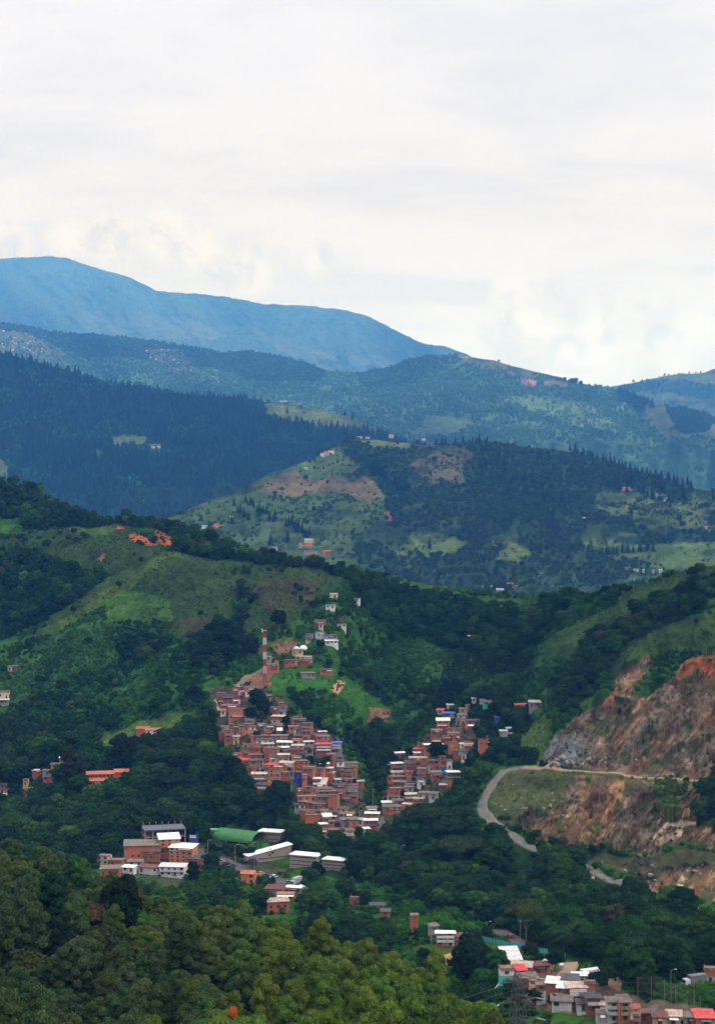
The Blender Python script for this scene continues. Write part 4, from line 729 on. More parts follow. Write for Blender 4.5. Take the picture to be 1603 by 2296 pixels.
# ---- labels: look first, then a neighbour that stands out
def look(h):
    st = {1: 'one-storey', 2: 'two-storey', 3: 'three-storey', 4: 'four-storey', 5: 'five-storey'}[h.fl]
    w = WC[h.wk][1]; r = RC[h.rk][1]+' roof'
    if h.tt and h.tt != 'top': w += ' over '+WC[h.tt][1].split()[0]
    return st, w, r
from collections import Counter
def finish_labels():
    used = Counter(); full = {}
    for h in HOUSES:
        if h.label: h.lab = h.label; continue
        st, w, r = look(h); full[h] = f'{st} {w} house with {r}'
    cnt = Counter(full.values())
    scope = Counter((full[h], h.where) for h in full)
    mark = {}
    for h in full:
        if scope[(full[h], h.where)] == 1 and (h.wk in 'BLrktOy' or h.rk in 'RUTM' or h.fl >= 3 or h.tt or h.wk == 'w' and h.rk in 'TU'):
            st, w, r = look(h); mark[h] = f'{st} {w} house' if h.wk in 'BLrktOy' else f'{st} house with {r}'
    mc = Counter(mark.values()); mark = {h: m for h, m in mark.items() if mc[m] == 1}
    taken = set()
    for h in full:
        if cnt[full[h]] == 1: h.lab = full[h]+', '+h.where; taken.add(h.lab)
    for h in sorted(full, key=lambda h: h.u+h.v*2):
        if hasattr(h, 'lab'): continue
        st, w, r = look(h); found = None
        for m in sorted(mark, key=lambda m: (m.u-h.u)**2+(m.v-h.v)**2)[:9]:
            if m is h or m.where != h.where: continue
            du, dv = h.u-m.u, h.v-m.v; dist = math.hypot(du, dv)
            rel = []
            if abs(dv) > 6: rel.append('below' if dv > 0 else 'above')
            if abs(du) > 10: rel.append('right of' if du > 0 else 'left of')
            if not rel: rel = ['beside']
            rt = {1: rel[0], 2: rel[0]+' and '+rel[1] if len(rel) > 1 else ''}[len(rel)]
            q = ('just ' if dist < 26 else '')
            s_ = f'{st} {w.replace("bare ", "")} house, {r.replace("sheet ", "")}, {q}{rt} the {mark[m]}'
            if s_ not in taken and len(s_.split()) <= 17-1: found = s_; break
        if not found:
            row = int((h.vb-1500)//20)+1; peers = sorted([p for p in full if p.where == h.where and int((p.vb-1500)//20)+1 == row], key=lambda p: p.u)
            k = peers.index(h)+1; on = {1: 'first', 2: 'second', 3: 'third', 4: 'fourth', 5: 'fifth', 6: 'sixth', 7: 'seventh', 8: 'eighth', 9: 'ninth', 10: 'tenth', 11: 'eleventh'}
            rows = sorted({int((p.vb-1500)//20)+1 for p in full if p.where == h.where}); rk_ = rows.index(row)+1
            num = lambda i: on.get(i, 'row '+str(i))
            found = f'{w.replace("bare ", "")} house, {r.replace(" sheet", "")}, {num(k)} from left in {num(rk_)} row of the {h.where}'
        h.lab = found; taken.add(found)
    for h in HOUSES:
        l = h.lab.replace(' sheet roof', ' roof').replace('flat concrete slab', 'concrete').replace('white plastered', 'white').replace('pale pinkish', 'pink').replace('grey fibre', 'grey').replace('dark maroon', 'maroon')
        if len(l.split()) > 16: l = l.replace(' coloured', '').replace(' painted', '').replace(' bare', '').replace('just ', '').replace('orange brick', 'orange').replace('red brick', 'brick').replace(' with ', ' ')
        if len(l.split()) > 16: l = l.replace('of the left settlement', 'left').replace(' house,', ',')
        if len(l.split()) > 16: print('LONG', l)
        h.lab = l
    dup_ = Counter(h.lab for h in HOUSES if not h.label)
    for k, v in dup_.items():
        if v > 1: print('DUP', v, k)
    for h in HOUSES: tag(h.o, h.lab, h.cat, h.group)
# ------------------------------------------------------------ special buildings and works
def base(u, v, D=None, sheet=None): return (sheet or S_main).pt(u, v) if D is None else P(u, v, D)
def foot(p, r): FOOT.append((p[0], p[1], r))
# green vaulted sports hall
p = base(520, 1893); t = empty('sports_hall', p, R(-30)); tag(t, 'long hall under a smooth green vaulted roof beside the valley road', 'hall', 'school buildings'); foot(p+np.array([0, 9, 0]), 13); foot(p+np.array([0, -6, 0]), 9)
L, dpv, rise = 23.0, 13.0, 4.3; m = MB(); n = 14; th = .12
arc = [(math.cos(math.pi*(1-i/n))*dpv/2, math.sin(math.pi*(1-i/n))*rise) for i in range(n+1)]
for i in range(n):
    (a, za), (b, zb) = arc[i], arc[i+1]
    m.hexa([(-L/2, dpv/2+a, za+1.2), (L/2, dpv/2+a, za+1.2), (L/2, dpv/2+b, zb+1.2), (-L/2, dpv/2+b, zb+1.2), (-L/2, dpv/2+a, za+1.2+th), (L/2, dpv/2+a, za+1.2+th), (L/2, dpv/2+b, zb+1.2+th), (-L/2, dpv/2+b, zb+1.2+th)])
m.build('roof', plain('vault_green', (.05, .185, .06), .6, .22, .35), t)
m = MB()
for i in range(1, 16):
    x = -L/2+L*i/16
    for j in range(n):
        (a, za), (b, zb) = arc[j], arc[j+1]; k = 1.012
        m.hexa([(x-.05, dpv/2+a*k, za*k+1.25+th), (x+.05, dpv/2+a*k, za*k+1.25+th), (x+.05, dpv/2+b*k, zb*k+1.25+th), (x-.05, dpv/2+b*k, zb*k+1.25+th), (x-.05, dpv/2+a*k, za*k+1.29+th), (x+.05, dpv/2+a*k, za*k+1.29+th), (x+.05, dpv/2+b*k, zb*k+1.29+th), (x-.05, dpv/2+b*k, zb*k+1.29+th)])
m.build('roof_seam', plain('vault_seam', (.05, .18, .06), .6, .1), t)
m = MB()
for x in (-L/2+.2, -L/6, L/6, L/2-.5):
    for y in (.1, dpv-.4): m.box(x, x+.3, y, y+.3, -5, 1.22)
m.build('column', SLAB, t)
m = MB(); m.box(-L/2+.3, -L/2+.5, .5, dpv-.5, -4, 2.6); m.box(L/2-.5, L/2-.3, .5, dpv-.5, -4, 1.5); m.build('end_wall', wallm('g'), t)
# unfinished concrete hall with column stubs
p = base(370, 1891); t = empty('concrete_hall', p, R(14)); tag(t, 'open grey concrete hall with dark slab roof and column stubs standing on top', 'hall'); foot(p+np.array([0, 6, 0]), 12); foot(p+np.array([0, -6, 0]), 10)
W_, H_, dp = 20.0, 6.2, 12.0
MB().box(-W_/2, W_/2, -.3, dp, H_, H_+.35).build('roof', plain('slab_dark', (.12, .13, .16), .8, .3), t)
m = MB()
for i in range(6):
    x = -W_/2+.4+i*(W_-.8)/5
    m.box(x-.2, x+.2, 0, .4, -5, H_); m.box(x-.2, x+.2, dp-.5, dp-.1, -5, H_)
m.build('column', SLAB, t)
m = MB()
for i in range(7): x = -W_/2+.8+i*(W_-1.6)/6; m.box(x-.22, x+.22, dp-1.2, dp-.8, H_+.35, H_+2.1)
m.build('column_stub', SLAB, t)
MB().box(W_/2-.25, W_/2, .4, dp-.5, -5, H_).build('side_wall', wallm('s'), t); MB().box(-W_/2, W_/2-.3, dp-.09, dp, -5, H_).build('back_wall', wallm('g'), t); MB().box(-W_/2+.2, W_/2-.3, .1, dp-.1, 2.7, 2.95).build('floor_slab', SLAB, t)
# school blocks of tan stone with white roofs
def block(u, v, W_, H_, dp_, yaw, lab, strips=3, roof='W', D=None, slope=0.0, cat='school building'):
    dp = dp_*.62; p = base(u, v, D); t = empty('school_block', p, yaw); tag(t, lab, cat, 'school buildings'); foot(p+np.array([0, dp/2, 0]), W_/2); foot(p+np.array([0, -7, 0]), W_/2); foot(p+np.array([0, -13, 0]), W_/2-1)
    m = MB(); m.hexa([(-W_/2, 0, -5), (W_/2, 0, -5), (W_/2, dp, -5), (-W_/2, dp, -5), (-W_/2, 0, H_), (W_/2, 0, H_+slope), (W_/2, dp, H_+slope), (-W_/2, dp, H_)]); m.build('wall', wallm('s'), t)
    o = .5; m = MB(); m.hexa([(-W_/2-o, -o, H_+.01), (W_/2+o, -o, H_+slope+.01), (W_/2+o, dp+o, H_+slope+.01), (-W_/2-o, dp+o, H_+.01), (-W_/2-o, -o, H_+.25), (W_/2+o, -o, H_+slope+.25), (W_/2+o, dp+o, H_+slope+.25), (-W_/2-o, dp+o, H_+.25)]); m.build('roof', roofm(roof), t)
    for k in range(strips):
        z = H_*(k+.45)/strips
        MB().box(-W_*.46, W_*.46, -.05, -.01, z, z+.32).build('window', GLASS, t); MB().box(-W_*.48, W_*.48, -.09, -.01, z-.16, z-.03).build('sill', SLAB, t)
    return t
block(604, 1888, 11.5, 4.6, 11, R(-18), 'small tan block with white roof just behind the green vault', 2)
block(680, 1945, 13.5, 5.2, 11, R(-22), 'tan striped school block with white roof in the middle of its row', 3)
block(748, 1952, 11, 4.4, 10, R(-22), 'tan school block with white roof nearest the woods, right end of row', 3)
block(486, 1874, 7, 2.4, 6, R(-8), 'low tan block with green mossy roof behind the vault', 1, 'E')
t = block(606, 1932, 22, 3.2, 8.5, R(27), 'long school wing whose white slanted roof rises to the right', 1, 'W', None, 3.6)
m = MB(); m.box(-11.1, -6.0, -.12, -.02, .2, 3.0); m.build('painted_panel', plain('violet_paint', (.22, .16, .42), .8, .2), t)
p = base(715, 1942); t = empty('footbridge', p, R(-12)); tag(t, 'turquoise railed footbridge linking two white-roofed school blocks', 'footbridge')
MB().box(-6, 6, -.8, .8, .9, 1.05).build('deck', SLAB, t)
m = MB()
for y in (-.8, .8):
    m.box(-6, 6, y-.04, y+.04, 1.95, 2.05)
    for i in range(13): m.box(-6+i-.03 if i else -6, -6+i+.03, y-.03, y+.03, 1.05, 1.95)
m.build('railing', plain('turquoise_rail', (.05, .34, .32), .6, .15), t)
m = MB()
for x in (-5, 0, 5): m.box(x-.15, x+.15, -.15, .15, -4, .9)
m.build('pier', SLAB, t)
# terracotta school with two wings on the left
p = base(238, 1760); t = empty('tiled_school', p, R(10)); tag(t, 'long terracotta roofed school with two tiers of windows among dark trees', 'school building'); foot(p+np.array([0, 7, 0]), 12); foot(p+np.array([0, -7, 0]), 10)
def gable(m, x0, x1, y0, y1, z, h, th=.15, o=.5):
    ym = (y0+y1)/2
    m.hexa([(x0-o, y0-o, z), (x1+o, y0-o, z), (x1+o, ym, z+h), (x0-o, ym, z+h), (x0-o, y0-o, z+th), (x1+o, y0-o, z+th), (x1+o, ym, z+h+th), (x0-o, ym, z+h+th)])
    m.hexa([(x0-o, ym+.004, z+h), (x1+o, ym+.004, z+h), (x1+o, y1+o, z), (x0-o, y1+o, z), (x0-o, ym+.004, z+h+th), (x1+o, ym+.004, z+h+th), (x1+o, y1+o, z+th), (x0-o, y1+o, z+th)])
MB().box(-10, 4, 4, 11, -4, 4.9).box(4.02, 12, 6, 13, -4, 5.3).box(-11, 5, .4, 3.99, -4, 1.9).build('wall', wallm('b'), t)
m = MB(); gable(m, -10, 4, 4, 11, 4.92, 1.2); gable(m, 4.6, 12, 6, 13, 5.32, 1.3); m.hexa([(-11.5, -.4, 1.95), (5.5, -.4, 1.95), (5.5, 3.98, 2.9), (-11.5, 3.98, 2.9), (-11.5, -.4, 2.1), (5.5, -.4, 2.1), (5.5, 3.98, 3.05), (-11.5, 3.98, 3.05)]); m.build('roof', roofm('T'), t)
for i in range(7): o = link('window', win_mesh(1.4, .9), t); o.location = (-9.1+i*2.0, 3.97, 3.5)
for i in range(8): o = link('window', win_mesh(1.3, 1.2), t); o.location = (-10.1+i*2.0, .37, .2)
MB().box(-6, 8, -1.6, -1.2, -4, -.4).build('terrace_wall', wallm('c'), t)
# walled brick compound round the mast
p = base(582, 1542); t = empty('brick_compound', p, R(-14)); tag(t, 'roofless square brick compound at the foot of the tall mast', 'walled yard'); foot(p+np.array([0, 4, 0]), 6)
m = MB(); w2, d2 = 5.6, 7.5
m.box(-w2, w2, 0, .2, -4, 2.6).box(-w2, w2, d2-.2, d2, -4, 2.6).box(-w2, -w2+.2, .2, d2-.2, -4, 2.6).box(w2-.2, w2, .2, d2-.2, -4, 2.6); m.build('wall', wallm('b'), t)
m = MB(); [m.box(-w2+i*2.2, -w2+.2+i*2.2, -.05, -.005, -3.9, 2.65) for i in range(6)]; m.build('pillar', wallm('p'), t)
# masts
REDM = plain('mast_red', (.38, .03, .03), .5, .15); WHM = plain('mast_white', (.55, .56, .58), .5, .1); STL = plain('galvanised_steel', (.30, .31, .33), .5, .2)
def mast(u, vb, vt, w, D, lab, bands, top=True):
    p = P(u, vb, D); t = empty('radio_mast', p, .3); tag(t, lab, 'radio mast', 'red and white masts'); H = (vb-vt)*D/F
    for k in range(bands):
        z0, z1 = H*k/bands, H*(k+1)/bands-.02; m = MB(); c = [(-w, -w), (w, -w), (w, w), (-w, w)]
        for a, b in c: m.bar((a, b, z0 if k else -3), (a, b, z1), .15 if w > .5 else .10)
        nb_ = max(2, int((z1-z0)/(w*2)))
        for j in range(nb_):
            za, zb = z0+(z1-z0)*j/nb_, z0+(z1-z0)*(j+1)/nb_
            for q in range(4):
                a, b = c[q], c[(q+1) % 4]; m.bar((a[0], a[1], za), (b[0], b[1], zb), .09); m.bar((b[0], b[1], za), (a[0], a[1], zb), .09); m.bar((a[0], a[1], zb), (b[0], b[1], zb), .07)
        m.build('mast_section', REDM if k % 2 == 0 else WHM, t)
    m = MB(); m.box(-w-.3, w+.3, -w-.3, w+.3, H, H+.15)
    if top:
        for x, y in ((-w-.9, 0), (-w-.55, -.4)): m.box(x-.16, x+.16, y-.1, y+.1, H-1.2, H+1.0)
    else:
        for x in (-1.9, -.9, 0, 1.5): m.box(x-.12, x+.12, -.08, .08, H-.3, H+1.8)
        m.bar((-2, 0, H+.3), (1.6, 0, H+.3), .07)
    m.build('antenna', WHM, t)
mast(593.5, 1527, 1414, .72, float(S_main.depth(np.float64(590.), np.float64(1530.))), 'tall red and white lattice mast standing in the brick compound', 7)
mast(537, 1588, 1540, .42, float(S_main.depth(np.float64(537.), np.float64(1600.))), 'short red and white mast with white panel antennas among brick houses', 5, False)
# hilltop masts on the far mountain
for u, vt in ((3, 562), (22, 561), (33, 549), (109, 558), (132, 562), (80, 569)):
    D = float(S_mtn.crestD(np.float64(u)))-60; vb = float(np.interp(u, [a for a, b in mtn_crest], [b for a, b in mtn_crest]))+2; H = (vb-vt)*D/F
    m = MB(); w = 2.2 if u == 33 else 1.0
    for a, b in ((-w, -w), (w, -w), (w, w), (-w, w)): m.bar((a, b, 0), (a*.3, b*.3, H), .5)
    for j in range(6):
        f = 1-.7*j/6; z = H*j/6; m.bar((-w*f, -w*f, z), (w*f*.9, -w*f*.9, z+H/6), .35); m.bar((w*f, -w*f, z), (-w*f*.9, -w*f*.9, z+H/6), .35)
    o = m.build('hilltop_mast', STL); o.location = tuple(P(u, vb, D))
    tag(o, {33: 'tallest lattice mast on the far mountain top, near left edge'}.get(u, 'thin steel mast on the skyline of the far mountain top'), 'mast', 'masts on the far mountain')
# unfinished concrete frame in the right settlement
p = base(1017, 1756); t = empty('unfinished_house', p, .1); tag(t, 'open three-tier concrete frame house under construction, white flat roof', 'unfinished house'); foot(p, 4)
m = MB(); [m.box(x-.13, x+.13, y-.13, y+.13, -4, 5.4) for x in (-3.2, -1.1, 1.1, 3.2) for y in (.1, 5)]; m.build('column', SLAB, t)
m = MB(); [m.box(-3.5, 3.5, -.2, 5.3, z, z+.2) for z in (0, 2.6)]; m.build('floor_slab', SLAB, t); MB().box(-3.7, 3.7, -.4, 5.5, 5.4, 5.6).build('roof', roofm('W'), t); MB().box(-3.3, 3.3, 4.6, 4.75, -4, 5.3).build('back_wall', wallm('g'), t)
# white dome tanks by the yellow house
for u, v, r in ((664.5, 1461, 2.1), (680, 1459.5, 2.5)):
    p = base(u, v); m = MB(); n = 12
    for j in range(5):
        a0, a1 = math.pi/2*j/5, math.pi/2*(j+1)/5
        for i in range(n):
            w0, w1 = 2*math.pi*i/n, 2*math.pi*(i+1)/n; q = lambda a, w: (r*math.cos(a)*math.cos(w), r*math.cos(a)*math.sin(w), r*.9*math.sin(a)+1.2); m.poly([q(a0, w0), q(a0, w1), q(a1, w1), q(a1, w0)])
    for i in range(n):
        w0, w1 = 2*math.pi*i/n, 2*math.pi*(i+1)/n; m.poly([(r*math.cos(w0), r*math.sin(w0), -2), (r*math.cos(w1), r*math.sin(w1), -2), (r*math.cos(w1), r*math.sin(w1), 1.2), (r*math.cos(w0), r*math.sin(w0), 1.2)])
    o = m.build('water_tank', plain('tank_white', (.75, .77, .8), .5, .1)); o.location = tuple(p)
    tag(o, 'white domed water tank above the yellow house, '+('larger right one' if r > 2.3 else 'smaller left one'), 'water tank')
# roads: draped strips
def road(name, pts, w, mat, D=None, step=2.0, lift=.25, fz=None, kind='structure', label=None, cat=None, vfun=None):
    C = [base(u, v)[:2] if D is None else P(u, v, D)[:2] for u, v in pts]; Q = []
    for a, b in zip(C[:-1], C[1:]):
        n = max(1, int(np.hypot(*(b-a))/step)); Q += [a+(b-a)*i/n for i in range(n)]
    Q.append(C[-1]); Q = np.array(Q)
    for _ in range(6): Q[1:-1] = (Q[:-2]+Q[1:-1]*2+Q[2:])/4
    T = np.gradient(Q, axis=0); T /= np.linalg.norm(T, axis=1)[:, None]+1e-9; Nn = np.stack([-T[:, 1], T[:, 0]], 1)
    zf = fz or (lambda x, y: S_main.z_at(x, y)); k = 5; rows = []
    zc = zf(Q[:, 0], Q[:, 1])
    for _ in range(8): zc[1:-1] = (zc[:-2]+zc[1:-1]*2+zc[2:])/4
    for j in range(k):
        o = (j/(k-1)-.5)*w*(1+.12*(vn(Q[:, 0]/6, Q[:, 1]/6, 3)-.5)); X = Q[:, 0]+Nn[:, 0]*o; Y = Q[:, 1]+Nn[:, 1]*o; zz_ = zf(X, Y)
        rows.append(np.stack([X, Y, np.maximum(zz_*.5+zc*.5, zz_)+lift], 1))
    edge = []
    for r_ in (rows[0], rows[-1]): e = r_.copy(); e[:, 2] -= 1.5; edge.append(e)
    rows = [edge[0]]+rows+[edge[1]]; V = np.array(rows); n = V.shape[1]; idx = np.arange(V.shape[0]*n).reshape(V.shape[0], n)
    me = mesh_np(name, V.reshape(-1, 3), np.stack([idx[:-1, :-1], idx[1:, :-1], idx[1:, 1:], idx[:-1, 1:]], -1).reshape(-1, 4), mat, smooth=False)
    o = link(name, me); tag(o, label, cat, kind=kind)
    hid = np.array([vfun(a) for a in Q]) if vfun else np.zeros(len(Q), bool)
    for a, h_ in zip(Q[::2], hid[::2]):
        if not h_: FOOT.append((a[0], a[1], w/2+.8)); (FOOT.extend([(a[0], a[1]-k_, w/2+1.5) for k_ in ((5, 11) if a[1] > 735 else (5, 11, 17, 23, 29))]) if name == 'gravel_road' else None)
    return o
GRV = plain('gravel', (.155, .15, .138), .95, .3, .7); ASP = plain('asphalt', (.085, .082, .088), .85, .25, .5); DIRT = plain('dirt_track', (.25, .185, .12), .95, .3, .6)
road('gravel_road', [(1172, 1722), (1148, 1723), (1132, 1728), (1108, 1752), (1090, 1780), (1079, 1806), (1084, 1828), (1108, 1850), (1140, 1872), (1160, 1886), (1215, 1912), (1290, 1932), (1320, 1948), (1345, 1966), (1375, 1980), (1420, 1990), (1475, 2006), (1540, 2036), (1590, 2056), (1680, 2090)], 4.8, GRV, vfun=lambda a: 724 > a[1] > 688)
road('bench_track', [(1172, 1722), (1240, 1722), (1290, 1730), (1350, 1734), (1420, 1742), (1500, 1748), (1603, 1757), (1720, 1766)], 4.2, DIRT)
road('valley_road', [(395, 1898), (438, 1914), (478, 1930), (540, 1950), (612, 1974), (655, 1990), (720, 2010), (800, 2020), (760, 2014)], 9.0, ASP, vfun=lambda a: a[0] > -23)
road('settlement_road', [(845, 1836), (860, 1880), (885, 1915), (915, 1950), (935, 1985), (945, 2020), (1000, 2040), (1086, 2064), (1118, 2085), (1150, 2110), (1180, 2132)], 7.0, ASP, vfun=lambda a: a[1] > 615)
road('dirt_ramp', [(1285, 2160), (1272, 2180), (1262, 2196)], 5.0, DIRT)
road('edge_road', [(1520, 2222), (1560, 2212), (1603, 2198), (1660, 2180)], 7.0, ASP)
road('hill_track', [(528, 1541), (560, 1514), (590, 1502), (618, 1496)], 3.5, DIRT)
road('stair_path', [(478, 1568), (486, 1584), (492, 1594)], 1.8, plain('path_concrete', (.36, .31, .24), .9, .2))
# turquoise screen fence
tq = plain('turquoise_screen', (.03, .30, .29), .7, .22, .4)
t = empty('screen_fence', base(1045, 2103)); tag(t, 'long low turquoise mesh screen fence running across the green field', 'fence')
pts = [(1045, 2103), (1075, 2110), (1107, 2117), (1140, 2124), (1173, 2130), (1210, 2138), (1236, 2142), (1275, 2152)]
m = MB(); m2 = MB(); o0 = np.array(base(1045, 2103)); prev = None
for a, b in zip(pts[:-1], pts[1:]):
    for i in range(5):
        q = np.array(base(a[0]+(b[0]-a[0])*i/5, a[1]+(b[1]-a[1])*i/5))-o0
        if prev is not None: m.hexa([(prev[0], prev[1], prev[2]-1), (q[0], q[1], q[2]-1), (q[0], q[1]+.05, q[2]-1), (prev[0], prev[1]+.05, prev[2]-1), (prev[0], prev[1], prev[2]+1.75), (q[0], q[1], q[2]+1.75), (q[0], q[1]+.05, q[2]+1.75), (prev[0], prev[1]+.05, prev[2]+1.75)])
        m2.box(q[0]-.06, q[0]+.06, q[1]-.14, q[1]-.02, q[2]-1, q[2]+1.95); prev = q; foot(q+o0+np.array([0, -5, 0]), 5); foot(q+o0+np.array([0, -13, 0]), 5)
m.build('screen', tq, t); m2.build('post', STL, t)
# plain retaining wall below the corner house
# vehicles
def car_proto(col, name='parked_car', kind='car'):
    t = empty(name, (0, 0, 0)); M = plain('paint_'+col, {'white': (.75, .76, .78), 'yellow': (.72, .46, .03), 'dark': (.03, .032, .04), 'grey': (.22, .23, .25), 'red': (.35, .01, .02), 'silver': (.45, .46, .48)}[col], .3, .05, spec=.6)
    m = MB(); L, w = 2.1, .85
    m.hexa([(-L, -w, .32), (L, -w, .32), (L, w, .32), (-L, w, .32), (-L, -w, .82), (L, -w, .86), (L, w, .86), (-L, w, .82)]); m.build('body', M, t)
    m = MB(); m.hexa([(-1.35, -.76, .84), (1.5, -.76, .87), (1.5, .76, .87), (-1.35, .76, .84), (-.6, -.62, 1.36), (1.15, -.62, 1.38), (1.15, .62, 1.38), (-.6, .62, 1.36)]); m.build('window', GLASS, t)
    MB().box(-.58, 1.13, -.61, .61, 1.372, 1.43).build('roof', M, t)
    tyre = plain('tyre', (.02, .02, .02), .9, .1)
    for x in (-1.3, 1.3):
        for y in (-.78, .78): o = MB().bar((0, -.11, 0), (0, .11, 0), .33, n=12).build('wheel', tyre, t); o.location = (x, y, .33)
    for y in (-.6, .6): o = MB().box(-.04, .03, -.14, .14, -.07, .07).build('headlight', WHM, t); o.location = (-L-.01, y, .66)
    return t
def put(o, u, v, ang, lift=.3, fz=None):
    p = base(u, v); o.location = (p[0], p[1], float(S_main.z_at(p[0], p[1]))+lift+.12); o.rotation_euler = (0, 0, R(ang))
def copytree(o):
    c = o.copy(); COL.objects.link(c)
    for ch in o.children: d = ch.copy(); COL.objects.link(d); d.parent = c
    return c
_pc = {}
for col, u, v, a, lab in (('yellow', 481.5, 1932, 25, 'small yellow taxi first in the row of cars on the valley road'), ('silver', 493, 1937, 25, 'silver car parked between the yellow taxi and two dark cars'), ('dark', 506, 1942, 25, 'dark car beside a silver car on the valley road'), ('dark', 519, 1947, 25, 'dark car at the right end of the upper roadside row'),
    ('dark', 573, 1960, 25, 'dark car just behind the second yellow taxi'), ('yellow', 583, 1965, 25, 'yellow taxi passing above the orange corner house'), ('dark', 593, 1969, 25, 'dark car in front of the second yellow taxi'), ('white', 613, 1972, 60, 'white car in the lane above the tiled red house'), ('grey', 644, 1985, 40, 'grey car beside the box truck'), ('dark', 653, 1987, 40, 'dark car between the grey car and box truck'), ('white', 673, 1995, 40, 'white car at the end of the valley road near trees'),
    ('red', 1143, 2107, -50, 'red car driving down the road beside the turquoise fence'), ('dark', 1036, 2044, 60, 'dark car half hidden by trees on the settlement road'), ('white', 902, 1950, 60, 'white car on the shaded road under the right settlement'), ('silver', 917, 1968, 60, 'silver car parked lower on the shaded wooded road')):
    c = _pc.get(col)
    if c is None: c = _pc[col] = car_proto(col)
    else: c = copytree(c)
    tag(c, lab, 'car', 'cars on the valley roads'); put(c, u, v, a)
def truck(u, v, a, lab, box):
    t = empty('box_truck', (0, 0, 0)); tag(t, lab, 'truck'); MB().box(-1.2, 4.2, -1.1, 1.1, .9, 3.3).build('cargo_box', box, t); MB().hexa([(-3.2, -1, .5), (-1.3, -1, .5), (-1.3, 1, .5), (-3.2, 1, .5), (-2.9, -.95, 2.4), (-1.3, -.95, 2.4), (-1.3, .95, 2.4), (-2.9, .95, 2.4)]).build('cab', WHM, t)
    MB().box(-3.14, -3.0, -.85, .85, 1.3, 2.1).build('windscreen', GLASS, t)
    for x in (-2.3, 1.5, 3.2):
        for y in (-.95, .95): o = MB().bar((0, -.14, 0), (0, .14, 0), .45, n=12).build('wheel', plain('tyre', (.02, .02, .02)), t); o.location = (x, y, .45)
    put(t, u, v, a)
truck(662, 1988, 60, 'grey box truck parked at the right end of the valley road', plain('box_grey', (.40, .42, .44), .6, .1)); truck(1553, 2216, 22, 'white cab truck with dark cargo cover on the right edge road', plain('box_dark', (.13, .13, .15), .7, .15))
t = empty('bus', (0, 0, 0)); tag(t, 'white bus with a dark blue window band parked on the dirt lot', 'bus')
MB().box(-4.5, 4.5, -1.2, 1.2, .5, 1.35).build('body', WHM, t); MB().box(-4.45, 4.45, -1.16, 1.16, 1.352, 2.3).build('window', plain('bus_navy', (.015, .02, .09), .3, .1), t); MB().box(-4.5, 4.5, -1.2, 1.2, 2.302, 2.95).build('roof', plain('bus_white', (.8, .81, .83), .5, .05), t)
for x in (-3, 3):
    for y in (-1.1, 1.1): o = MB().bar((0, -.15, 0), (0, .15, 0), .5, n=12).build('wheel', plain('tyre', (.02, .02, .02)), t); o.location = (x, y, .5)
put(t, 1333, 2196, 24, .1)
for u_, v_ in ((1333, 2196), (1352, 2202), (1375, 2206)):
    q_ = base(u_, v_)
    for k_ in (0, -7, -14): foot(q_+np.array([0, k_, 0]), 4.5)
# two people on the gravel road
for u, v, lab, c1 in ((1074.5, 1813, 'person in dark clothes walking on the gravel road bend', (.03, .03, .04)), (1069.5, 1815, 'person in brown clothes at the edge of the gravel road bend', (.12, .08, .05))):
    me = bpy.data.meshes.new('person'); vv = [(0, 0, .95), (0, 0, 1.2), (0, 0, 1.45), (0, 0, 1.58), (0, 0, 1.70), (-.1, 0, .9), (-.12, .05, .5), (-.12, 0, .04), (.1, 0, .9), (.12, -.12, .5), (.12, -.05, .04), (-.2, 0, 1.42), (-.26, .03, 1.15), (-.24, -.08, .9), (.2, 0, 1.42), (.26, -.03, 1.15), (.24, -.12, .92), (-.12, -.14, .03), (.12, -.2, .03)]
    ee = [(0, 1), (1, 2), (2, 3), (3, 4), (0, 5), (5, 6), (6, 7), (7, 17), (0, 8), (8, 9), (9, 10), (10, 18), (2, 11), (11, 12), (12, 13), (2, 14), (14, 15), (15, 16)]
    me.from_pydata(vv, ee, []); me.materials.append(plain('cloth_%.2f' % c1[0], c1, .9)); o = link('person', me); sk = o.modifiers.new('skin', 'SKIN'); rad = [.15, .15, .16, .07, .11, .1, .07, .05, .1, .07, .05, .07, .05, .04, .07, .05, .04, .04, .04]
    for q, r_ in zip(me.skin_vertices[0].data, rad): q.radius = (r_, r_*.85)
    me.skin_vertices[0].data[0].use_root = True; ss = o.modifiers.new('sub', 'SUBSURF'); ss.levels = 1; ss.render_levels = 1
    p = base(u+5, v); o.location = (p[0], p[1], float(S_main.z_at(p[0], p[1]))+.45); tag(o, lab, 'person')
# lamp posts and utility poles
def pole(u, v, H, lab, arm=True, D=None, cat='lamp post', r=.11):
    p = base(u, v, D); t = empty('street_lamp' if arm else 'utility_pole', p); tag(t, lab, cat, 'poles along roads'); MB().bar((0, 0, -1.5), (0, 0, H), r*1.3, n=6, r2=r).build('post', SLAB, t)
    if arm: MB().bar((0, 0, H-.1), (1.2, -.2, H+.3), .05).build('arm', STL, t); MB().box(.95, 1.6, -.35, -.1, H+.2, H+.34).build('lamp_head', WHM, t)
    else: MB().box(-.8, .8, -.05, .05, H-.7, H-.55).build('crossarm', STL, t)
pole(383, 1662, 11, 'slim white post on the bright green slope right of the farmhouse', True); pole(571, 1768, 11, 'slender pole beside dark trees left of the brick tower house'); pole(473, 1580, 9, 'lamp post at the left tip of the upper settlement'); pole(897, 1774, 10, 'lamp post at the lower edge of the right settlement')
pole(940, 1764, 9, 'pole between white house and trees in the right settlement', False); pole(1037, 1662, 12, 'tall pole above the lone brick house on the right', False); pole(1092, 1700, 12, 'pole among trees right of the lone brick house', False); pole(836, 1812, 10, 'pole beside the steep lane between both settlements', False)
